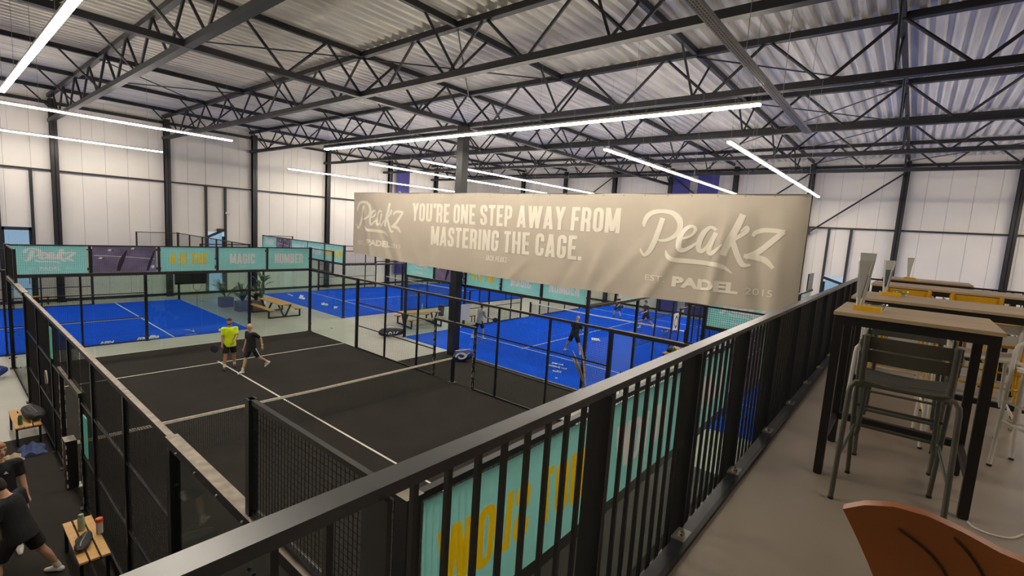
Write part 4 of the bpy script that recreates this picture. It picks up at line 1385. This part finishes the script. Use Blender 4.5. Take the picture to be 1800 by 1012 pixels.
    for q in ('l', 'r'):
        hp, kn, an, fa = J[q]
        pm.tube([Wd(hp+Vector((0, 0, .05))*k), Wd(hp), Wd(hp+(kn-hp)*.4), Wd(hp+(kn-hp)*.86)], [.07*k*b, .098*k*b, .100*k*b, .094*k*b], 14)
    blob(pm, 'shorts', shorts, t, vox)
    if stripe:
        st = MB()
        hp, kn, an, fa = J['l']
        a, c = hp+Vector((-.112, 0, -.02))*k*b, hp+(kn-hp)*.85+Vector((-.095, 0, 0))*k*b
        st.tube([Wd(a), Wd(c)], .018*k, 6)
        st.build('side_stripe', 'whitecloth', t)
    for q in ('l', 'r'):
        hp, kn, an, fa = J[q]
        sk = MB(); cap(sk, an+(kn-an)*.22, .045, an, .042)
        blob(sk, 'sock', socks, t, vox)
        fr = rx(R(max(-60, min(30, fa*.55)))) if an.z > base+.15 else I3
        sh_ = MB()
        heel = an+fr @ Vector((0, -.035, -.05))*k
        toe = an+fr @ Vector((0, .16, -.062))*k
        cap(sh_, heel, .045, an+fr @ Vector((0, .05, -.035))*k, .046); cap(sh_, an+fr @ Vector((0, .05, -.045))*k, .045, toe, .032)
        blob(sh_, 'shoe', shoes, t, vox)
    return t, {q: [Wd(p) for p in v[:3]] for q, v in J.items()}
def racket(hand, d, up_, label, rim='print_white'):
    """padel racket: handle starts at the hand and points along d"""
    d = Vector(d).normalized(); up_ = Vector(up_)
    n = d.cross(up_).normalized(); w = n.cross(d).normalized()
    hand = Vector(hand)
    t = thing('padel_racket', label, 'racket', tuple(hand))
    MB().tube([hand-d*.05, hand+d*.13], .017, 8).build('grip', 'black', t, True)
    c = hand+d*.31
    ring = []
    for i in range(24):
        a = 2*math.pi*i/24
        ring.append(c+d*math.cos(a)*.15+w*math.sin(a)*.125)
    MB().prism([p-n*.019 for p in ring], n*.038).build('face', 'grip', t, True)
    hm = MB()
    for i in range(-3, 4):
        for j in range(-3, 4):
            if i*i+j*j > 10: continue
            q = c+d*i*.034+w*j*.03
            hm.tube([q-n*.021, q+n*.021], .006, 6)
    hm.build('holes', 'black', t)
    MB().tube(ring+[ring[0]], .012, 6, False).build('rim', rim, t, True)
    for s in (-1, 1): MB().tube([hand+d*.12, hand+d*.2+w*s*.06], .012, 6).build('throat', 'grip', t)
    return t
def ball(p, label):
    return tag(MB().ell(p, (.034, .034, .034), None, 12, 8).build('padel_ball', 'ball', None, True), label, 'ball')
def az(dx, dy): return math.atan2(-dx, dy)
# two players talking on the black court
_, j1 = person('man in a neon yellow shirt and black shorts on the black court', 5.0, 16.05, az(-.25, -.97), .02, 1.82, lean=2, head=(4, -14), la=(24, 4, 34), ra=(8, 5, 16), lin_=(35, 0),
               ll=(-6, 4, 6), rl=(14, 6, 8), shirt='neon', shorts='blackcloth', shoes='shoedark', skin='skin2', beard=True, build=1.04)
hR = j1['R'][2]
racket(hR+Vector((-.02, 0, -.07)), (-.40, .72, -.30), (0, 0, 1), 'black padel racket held by the man in neon yellow', 'black')
_, j2 = person('bald man in a black shirt walking beside the man in neon yellow', 5.35, 15.12, az(-.86, -.25), .02, 1.80, lean=4, head=(6, 14), la=(-42, 12, 44), ra=(4, 6, 14),
               ll=(-26, 3, 30), rl=(20, 3, 6), shirt='blackcloth', shorts='navycloth', shoes='shoe', skin='skin', bald=True, stripe=True)
hL = j2['L'][2]
ball(tuple(hL+Vector((0, 0, .05))), 'yellow ball in the hand of the bald man in black')
# right blue court
_, j3 = person('man in a grey shirt seen from behind on the right blue court', 15.6, 14.05, az(1, -.15), .02, 1.8, lean=10, head=(0, -10), la=(30, 10, 60), ra=(28, 8, 55), ll=(-14, 6, 10), rl=(16, 8, 18),
               shirt='greycloth', shorts='blackcloth', vox=.017)
racket(j3['R'][2]+Vector((.05, 0, -.03)), (.8, -.35, -.25), (0, 0, 1), 'padel racket held by the man in grey')
_, j4 = person('bald man in black lunging wide on the right blue court', 17.2, 9.55, az(1, -.05), .02, 1.84, lean=12, head=(6, 0), la=(26, 12, 70), ra=(26, 12, 60), ll=(4, 24, 14), rl=(4, 22, 14),
               shirt='blackcloth', shorts='blackcloth', bald=True, vox=.017, build=1.1)
_, j5 = person('player in dark clothes crouching beyond the net of the right blue court', 27.7, 12.75, az(-1, .05), .02, 1.78, lean=24, head=(-14, 0), la=(36, 14, 50), ra=(34, 12, 50), ll=(22, 14, 38), rl=(14, 14, 30),
               shirt='navycloth', shorts='navycloth', vox=.02, shoes='shoedark', socks='navycloth')
racket(j5['L'][2]+Vector((-.05, -.1, 0)), (-.35, -.9, .05), (0, 0, 1), 'padel racket held by the crouching player')
_, j6 = person('dark haired man in black striding beyond the net of the right blue court', 26.0, 10.0, az(-.8, .55), .02, 1.82, lean=6, head=(8, 0), la=(20, 6, 55), ra=(24, 6, 50), ll=(-20, 6, 34), rl=(24, 6, 14),
               shirt='blackcloth', shorts='blackcloth', vox=.02)
# two men beside the black court
_, j7 = person('man in black with an emblem on his chest and grey shorts, at the left edge', -1.09, 8.26, az(-.05, -1), .01, 1.85, lean=0, head=(6, 24), la=(2, 9, 14), ra=(4, 10, 20), ll=(0, 5, 3), rl=(6, 5, 6),
               shirt='blackcloth', shorts='greycloth', hair='hairsand', logo=True, build=1.05)
_, j8 = person('dark haired man in black seen from behind at the lower left', -.98, 7.18, az(-.75, .65), .01, 1.78, lean=15, head=(16, 10), la=(14, 8, 40), ra=(10, 10, 30), ll=(24, 12, 30), rl=(-12, 16, 8),
               shirt='blackcloth', shorts='blackcloth', hair='hairdark', build=1.08)
# ================================================================== BENCHES, BAGS, BOTTLES
def bench(x0, x1, y0, y1, label, z=.0, h=.45, along='y', n=3):
    t = thing('slatted_bench', label, 'bench', ((x0+x1)/2, (y0+y1)/2, z))
    w = (x1-x0) if along == 'y' else (y1-y0)
    st = w/n
    for i in range(n):
        a = i*st+.012
        b = (i+1)*st-.012
        if along == 'y': MB().box(x0+a, x0+b, y0, y1, z+h-.03, z+h).build('slat', 'wood', t)
        else: MB().box(x0, x1, y0+a, y0+b, z+h-.03, z+h).build('slat', 'wood', t)
    e = .04
    for x in (x0+.02, x1-.02-e):
        for y in (y0+.04, y1-.04-e): MB().box(x, x+e, y, y+e, z, z+h-.03).build('leg', 'black', t)
    MB().box(x0+.02, x1-.02, y0+.04, y0+.08, z+h-.07, z+h-.03).build('frame', 'black', t)
    MB().box(x0+.02, x1-.02, y1-.08, y1-.04, z+h-.07, z+h-.03).build('frame', 'black', t)
    return t
bench(-.48, -.11, 6.5, 7.8, 'pine slatted bench with bottle and bag, at the lower left', .008)
bench(-.58, -.13, 12.75, 14.1, 'pine slatted bench under the black bag, outside the black court', .008)
bench(17.2, 18.5, 17.05, 17.4, 'bench with an orange wood seat along the right blue court', 0, .45, 'x')
bench(19.2, 20.6, 5.75, 6.15, 'bench loaded with bags and towels beside the right blue court', 0, .45, 'x')
bench(1.0, 2.4, 22.35+10.4, 22.35+10.75, 'bench along the far side wall behind the left blue court', 0, .45, 'x')
def bottle(x, y, z, m, capm, label, r=.037, h=.24):
    t = thing('water_bottle', label, 'bottle', (x, y, z))
    MB().lathe((x, y, z), [(r*.9, 0), (r, .01), (r, h*.72), (r*.8, h*.8), (r*.62, h*.84)], 16).build('flask', m, t, True)
    MB().lathe((x, y, z+h*.84), [(r*.72, 0), (r*.72, h*.14), (r*.6, h*.16)], 14).build('cap', capm, t, True)
    return t
bottle(-.30, 7.42, .458, 'greenbottle', 'greenbottle', 'sage green bottle standing on the lower left bench', .045, .26)
t = thing('ball_can', 'clear ball can with an orange lid on the lower left bench', 'can', (-.13, 7.15, .458))
MB().lathe((-.13, 7.15, .458), [(.04, 0), (.042, .01), (.042, .19)], 16).build('can_body', 'clear', t, True)
MB().lathe((-.13, 7.15, .648), [(.047, 0), (.047, .05), (.04, .055)], 16).build('lid', 'orange', t, True)
def softbag(name, x, y, z, L, w, h, rz, m, label, logo=None, pitch=0, straps=True, parts=()):
    """soft racket bag: tapered rounded body along local x"""
    t = thing(name, label, 'bag', (x, y, z))
    Rm = rz_(rz) @ ry(-pitch)
    def Wp(p): return Vector((x, y, z))+Rm @ Vector(p)
    vs, n, k = [], 14, 12
    for i in range(n+1):
        u = i/n
        prof = max(.12, 1-abs(2*u-1)**3.2)**.5
        taper = 1-.28*u
        for j in range(k):
            a = 2*math.pi*j/k
            cy, cz = math.cos(a), math.sin(a)
            sq = lambda q: math.copysign(abs(q)**.7, q)
            wob = 1+.05*math.sin(i*1.9+j*2.3)
            vs.append(tuple(Wp(((u-.5)*L, sq(cy)*w/2*prof*taper*wob, h/2+sq(cz)*h/2*prof*taper))))
    fs = [(i*k+j, i*k+(j+1) % k, (i+1)*k+(j+1) % k, (i+1)*k+j) for i in range(n) for j in range(k)]
    fs += [tuple(reversed(range(k))), tuple(n*k+j for j in range(k))]
    MB().add(vs, fs).build('bag_body', m, t, True)
    MB().tube([Wp((-.42*L, 0, h*.93)), Wp((-.2*L, .01, h*1.0)), Wp((.1*L, 0, h*.95)), Wp((.38*L, 0, h*.75))], .008, 6).build('zip', 'plate', t, True)
    if straps:
        MB().tube(smooth_path([Wp((-.3*L, w*.2, h*.85)), Wp((-.15*L, w*.35, h*1.18)), Wp((.05*L, w*.3, h*1.12)), Wp((.2*L, w*.2, h*.8))], 4), .016, 6, True, .4).build('strap', 'bagblack', t, True)
    if logo:
        m2 = MB()
        for st in logo: stroke(m2, st, lambda a, b: tuple(Wp((a*L, -w*.515*(1-.28*(a+.5)), h*.5+b*h))), 5)
        for st in logo: stroke(m2, st, lambda a, b: tuple(Wp((a*L, b*w*.8, h*1.015*(1-.14*(a+.5))))), 5)
        m2.build('bag_emblem', 'print_white', t)
    return t
SW = [[(-.36, .05, .10), (-.2, .28, .12), (0, .26, .12), (.12, .05, .12), (.0, -.14, .12), (-.16, -.1, .1), (-.2, .06, .06)], [(-.1, .34, .04), (.1, .1, .1), (.3, .2, .04)]]
softbag('racket_bag', -.23, 13.35, .46, .95, .40, .24, R(96), 'bagblack', 'large black racket bag lying on the bench outside the black court')
softbag('racket_bag', -.34, 6.98, .46, .5, .2, .10, R(70), 'bagblack', 'small flat black bag on the lower left bench')
softbag('racket_bag', -.92, 6.5, .01, .7, .34, .28, R(15), 'bagblack', 'black bag on the dark floor at the bottom left corner')
softbag('racket_bag', -.80, 18.9, .0, 1.2, .7, .5, R(15), 'bagblue', 'blue bag with a white swirl emblem at the left edge', SW)
softbag('racket_bag', 12.28, 11.6, .02, .95, .5, .5, R(-58), 'bagblue', 'blue and white bag leaning by the lone column', SW, R(16))
softbag('racket_bag', 12.5, 16.85, .0, 1.3, .4, .46, R(-20), 'bagnavy', 'navy bag with white lettering near the second picnic table', [[(-.3, .1, .05), (-.26, -.12, .05)], [(-.18, -.12, .05), (-.12, .12, .05), (-.06, -.12, .05)], [(.02, .12, .05), (.02, -.12, .05)], [(.1, -.1, .05), (.18, .12, .05)]])
softbag('racket_bag', 19.55, 5.95, .45, .5, .3, .28, R(20), 'bagblack', 'black bag on the left of the loaded bench')
def cloth(x, y, z, rx_, ry_, h, m, label, name='folded_clothes'):
    vs, n = [], 12
    for j in range(n+1):
        for i in range(n+1):
            a, b = i/n*2-1, j/n*2-1
            q = max(0, 1-(a*a+b*b)*.55)
            vs.append((x+a*rx_*(1+.12*math.sin(b*5)), y+b*ry_*(1+.12*math.sin(a*4)), z+.012+h*q*(.6+.4*math.sin(a*6+b*3)*math.sin(b*5-a*2))))
    fs = [(j*(n+1)+i, j*(n+1)+i+1, (j+1)*(n+1)+i+1, (j+1)*(n+1)+i) for j in range(n) for i in range(n)]
    edge = [i for i in range(n+1)]+[(j+1)*(n+1)-1 for j in range(1, n+1)]+[n*(n+1)+i for i in range(n-1, -1, -1)]+[j*(n+1) for j in range(n-1, 0, -1)]
    k = len(vs)
    vs += [(vs[i][0], vs[i][1], z) for i in edge]
    E_ = len(edge)
    fs += [(edge[i], k+i, k+(i+1) % E_, edge[(i+1) % E_]) for i in range(E_)]
    fs += [tuple(k+i for i in range(E_))]
    return tag(MB().add(vs, fs).build(name, m, None, True, fix=True), label, 'clothes')
cloth(-.36, 12.35, .008, .2, .3, .2, 'denim', 'crumpled blue clothes on the floor below the bag bench')
cloth(-.66, 12.15, .008, .14, .2, .1, 'dry', 'pale brown shoes and cloth on the floor beside the blue clothes', 'cloth_heap')
cloth(-1.0, 12.3, .008, .18, .16, .08, 'bagblack', 'black cloth on the dark floor below the bag bench', 'cloth_heap')
cloth(20.28, 5.95, .45, .26, .17, .2, 'wood', 'tan towel on the right of the loaded bench', 'towel')
cloth(19.90, 5.9, .45, .1, .13, .22, 'leaf', 'green cloth on the loaded bench between bag and towel', 'towel')
bottle(-.47, 12.95, .458, 'leaf', 'leaf', 'dark green bottle at the end of the bench with the black bag', .04, .22)
tag(MB().box(-.62, -.28, 7.12-1.1, 7.3-1.1, .01, .08).build('shoe_box', 'bagblack'), 'dark flat case on the floor behind the man in black', 'case')
# blue towel and papers on the fence (left side)
tag(MB().box(-.075, -.06, 8.2, 8.45, 1.25, 1.95).build('notice_board', 'aqua'), 'narrow aqua notice strapped to the left fence near the net post', 'notice')
tag(MB().box(-.075, -.06, 11.4, 11.62, 2.25, 2.9).build('notice_board', 'aqua'), 'narrow aqua notice high on the left fence beyond the gate', 'notice')
racket((-.05, 12.45, 1.28), (0, .35, .9), (0, 1, 0), 'white rimmed racket hanging on the left fence')
racket((19.75, 6.46, 1.25), (1, 0, .12), (0, 1, 0), 'black and white racket hung on the fence above the loaded bench')
# ------------------------------------------------------------------ picnic tables
def picnic(cx, cy, rz, label, L=2.3):
    t = thing('picnic_table', label, 'table', (0, 0, 0), 'picnic tables between the courts')
    for i in range(4):
        MB().box(-L/2, L/2, -.38+i*.192, -.38+i*.192+.182, .72, .76).build('table_plank', 'wood', t)
    for s in (-1, 1):
        for k in range(2):
            y = s*.72-.14+k*.145
            MB().box(-L/2, L/2, y, y+.135, .43, .47).build('bench_plank', 'wood', t)
    for x in (-L/2+.22, L/2-.22):
        m = MB()
        w = .07
        m.beam((x, -.86, .04), (x, .86, .04), w, w)
        for s in (-1, 1):
            m.beam((x, s*.83, .04), (x, s*.83, .43), w, w)
            m.beam((x, s*.83, .40), (x, s*.58, .40), w, .05)
            m.beam((x, s*.04, .05), (x, s*.34, .71), w, w, (1, 0, 0))
        m.beam((x, -.36, .69), (x, .36, .69), w, .05)
        m.build('leg_frame', 'black', t)
    t.location = (cx, cy, 0); t.rotation_euler = (0, 0, rz)
    return t
picnic(10.55, 24.75, R(90), 'pine picnic table with V legs beside the potted plants', 2.5)
picnic(15.35, 18.3, R(-12), 'pine picnic table with V legs behind the right blue court', 2.2)
bottle(15.9, 18.75, .76, 'whitecloth', 'whitecloth', 'small white bottle on the second picnic table', .035, .3)
# bin, score board
t = thing('litter_bin', 'dark grey bin on the concrete behind the second picnic table', 'bin', (18.2, 19.7, 0))
MB().lathe((18.2, 19.7, 0), [(.15, 0), (.17, .03), (.19, .56), (.18, .58)], 20).build('bin_body', 'bin', t, True)
MB().lathe((18.2, 19.7, .58), [(.2, 0), (.2, .06), (.12, .1)], 20).build('bin_lid', 'black', t, True)
t = thing('score_board', 'white score sheet on the fence of the right blue court', 'board', (16.95, 16.42, .4))
MB().box(16.6, 17.3, 16.40, 16.43, .42, 1.3).build('sheet', 'print_white', t)
m = MB()
for i in range(6): m.box(16.66+i*.11, 16.70+i*.11, 16.39, 16.399, .5, 1.2)
m.build('score_lines', 'tape', t)
t = thing('score_board', 'white sign with a black nought on the near fence of the right blue court', 'board', (21.2, 6.42, 1.2))
MB().box(20.95, 21.45, 6.40, 6.44, 1.2, 2.0).build('sheet', 'print_white', t)
m = MB()
stroke(m, [(.5, .85, .14), (.78, .66, .14), (.78, .34, .14), (.5, .15, .14), (.22, .34, .14), (.22, .66, .14), (.5, .85, .14)], lambda a, b: (20.95+.5*a, 6.395, 1.2+.8*b), 5)
m.build('nought', 'black', t)
# television on the fence of the left blue court
t = thing('television', 'black flat screen on the fence below the aqua banners', 'screen', (5.6, 21.8, 2.28))
MB().box(5.0, 6.2, 21.78, 21.84, 2.28, 2.96).build('casing', 'black', t)
MB().box(5.02, 6.18, 21.772, 21.78, 2.31, 2.94).build('screen_face', 'screen', t)
MB().tube(smooth_path([(5.7, 21.8, 2.3), (5.68, 21.8, 2.1), (5.8, 21.8, 2.0), (5.95, 21.8, 2.05), (6.0, 21.8, 2.28)], 5), .01, 6).tube([(5.8, 21.8, 2.0), (5.82, 21.8, 1.2)], .008, 6).build('cable', 'black', t, True)
# ------------------------------------------------------------------ plants
def leaf_blade(mb, base, tip, w, bend=.15, n=6):
    a, b = Vector(base), Vector(tip)
    d = b-a
    side = d.cross(Vector((0, 0, 1)))
    side = side.normalized() if side.length > 1e-4 else Vector((1, 0, 0))
    vs = []
    for i in range(n+1):
        u = i/n
        p = a+d*u+Vector((0, 0, 1))*bend*d.length*(math.sin(math.pi*u*.9)-u*.5)
        ww = w*math.sin(math.pi*(u*.88+.06))
        vs += [tuple(p+side*ww/2+Vector((0, 0, .15*ww))), tuple(p), tuple(p-side*ww/2+Vector((0, 0, .15*ww)))]
    fs = []
    for i in range(n): fs += [(3*i, 3*i+1, 3*i+4, 3*i+3), (3*i+1, 3*i+2, 3*i+5, 3*i+4)]
    mb.add(vs, fs)
def palm(x, y, label, h, big, pm, rr, m='leaf', n=16, z=0):
    t = thing('potted_plant', label, 'plant', (x, y, z))
    if pm: MB().box(x-.32, x+.32, y-.3, y+.3, z, z+.55).build('planter_box', pm, t); b0 = z+.55
    else: MB().lathe((x, y, z), [(.16, 0), (.2, .02), (.24, .42), (.22, .43)], 18).build('pot', 'whitecloth', t, True); b0 = z+.42
    for i in range(n):
        a = rr.uniform(0, 6.283)
        e = rr.uniform(.25, 1.0)
        L = h*rr.uniform(.55, 1.0)
        p = (x+.05*math.cos(a), y+.05*math.sin(a), b0)
        if big:
            q = (x+.30*math.cos(a)*(1.2-e)*2*L/h, y+.30*math.sin(a)*(1.2-e)*2*L/h, b0+L*.62*e+.2)
            o = MB().tube([p, ((p[0]+q[0])/2, (p[1]+q[1])/2, (p[2]+q[2])/2+.1), q], [.018, .014, .01], 6).build('stem', m, t, True)
            g = MB()
            leaf_blade(g, q, (q[0]+.52*math.cos(a), q[1]+.52*math.sin(a), q[2]+.36*e), .22, .12)
            g.build('leaf', m, t, True)
        else:
            g = MB()
            ang = (1.25-e)
            q = (x+L*.8*math.cos(a)*ang, y+L*.8*math.sin(a)*ang, b0+L*e)
            leaf_blade(g, p, q, .09, .2)
            for k in range(5):
                u = .35+.13*k
                c = Vector(p)+(Vector(q)-Vector(p))*u+Vector((0, 0, .2*L*(math.sin(math.pi*u*.9)-u*.5)))
                for s in (-1, 1):
                    dd = Vector((math.cos(a+s*1.0), math.sin(a+s*1.0), .25))*.24*L
                    leaf_blade(g, c, c+dd, .045, .1, 3)
            g.build('frond', m, t, True)
    return t
r7 = random.Random(3)
palm(10.9, 27.4, 'tall plant with broad paddle leaves in a white pot by the picnic table', 2.2, True, None, r7, 'leaf', 11)
palm(9.55, 26.6, 'dark feathery palm in a mauve planter by the glass end wall', 1.35, False, 'planter', r7, 'leafdark', 18)
palm(9.3, 28.3, 'feathery green palm between the two other plants', 1.5, False, 'planter', r7, 'leafdark', 18)
palm(10.25, 26.55, 'low bushy plant at the end of the picnic table', .6, False, 'planter', r7, 'leafdark', 24)
t = thing('dried_plant', 'dried pale plant leaning behind the right fence above the handrail', 'plant', (11.7, 5.6, 0))
MB().lathe((11.7, 5.6, 0), [(.18, 0), (.2, .02), (.24, .5), (.22, .52)], 18).build('pot', 'planter', t, True)
for i in range(12):
    g = MB()
    a = r7.uniform(1.3, 2.6)
    leaf_blade(g, (11.7, 5.6, .5), (11.7+.75*math.cos(a)*r7.uniform(.3, 1), 5.6+.75*math.sin(a)*r7.uniform(.4, 1), .5+r7.uniform(.9, 1.5)), .1, .1)
    g.build('leaf', 'dry' if i % 3 else 'leaf', t, True)
# easel on the concrete beside the court
t = thing('easel', 'small black folding easel on the concrete beside the handrail', 'easel', (13.25, 5.2, 0))
for dx, dy in ((-.2, -.15), (.2, -.15), (0, .25)): MB().tube([(13.25+dx, 5.2+dy, 0), (13.25, 5.2, .95)], .014, 6).build('leg', 'black', t)
MB().beam((13.1, 5.1, .45), (13.4, 5.1, .45), .02, .04).build('shelf', 'black', t)
# ball lying under the terrace edge
ball((5.9, 1.9, .05), 'yellow ball lying on the floor seen through the handrail bars')
# security camera and lamp on the far wall
t = thing('security_camera', 'small white security camera on a post of the far side wall', 'camera', (11.25, Y1-.2, 5.35))
MB().box(11.2, 11.3, Y1-.22, Y1-.15, 5.3, 5.42).build('mount', 'whitecloth', t)
MB().tube([(11.27, Y1-.25, 5.33), (11.38, Y1-.45, 5.28)], .05, 10).build('camera_body', 'whitecloth', t, True)
# ------------------------------------------------------------------ bake the remeshed figures
dg = bpy.context.evaluated_depsgraph_get()
for o in REMESH:
    me = bpy.data.meshes.new_from_object(o.evaluated_get(dg))
    old = o.data
    o.modifiers.clear()
    o.data = me
    if not me.materials: me.materials.append(old.materials[0])
    me.polygons.foreach_set('use_smooth', [True]*len(me.polygons))
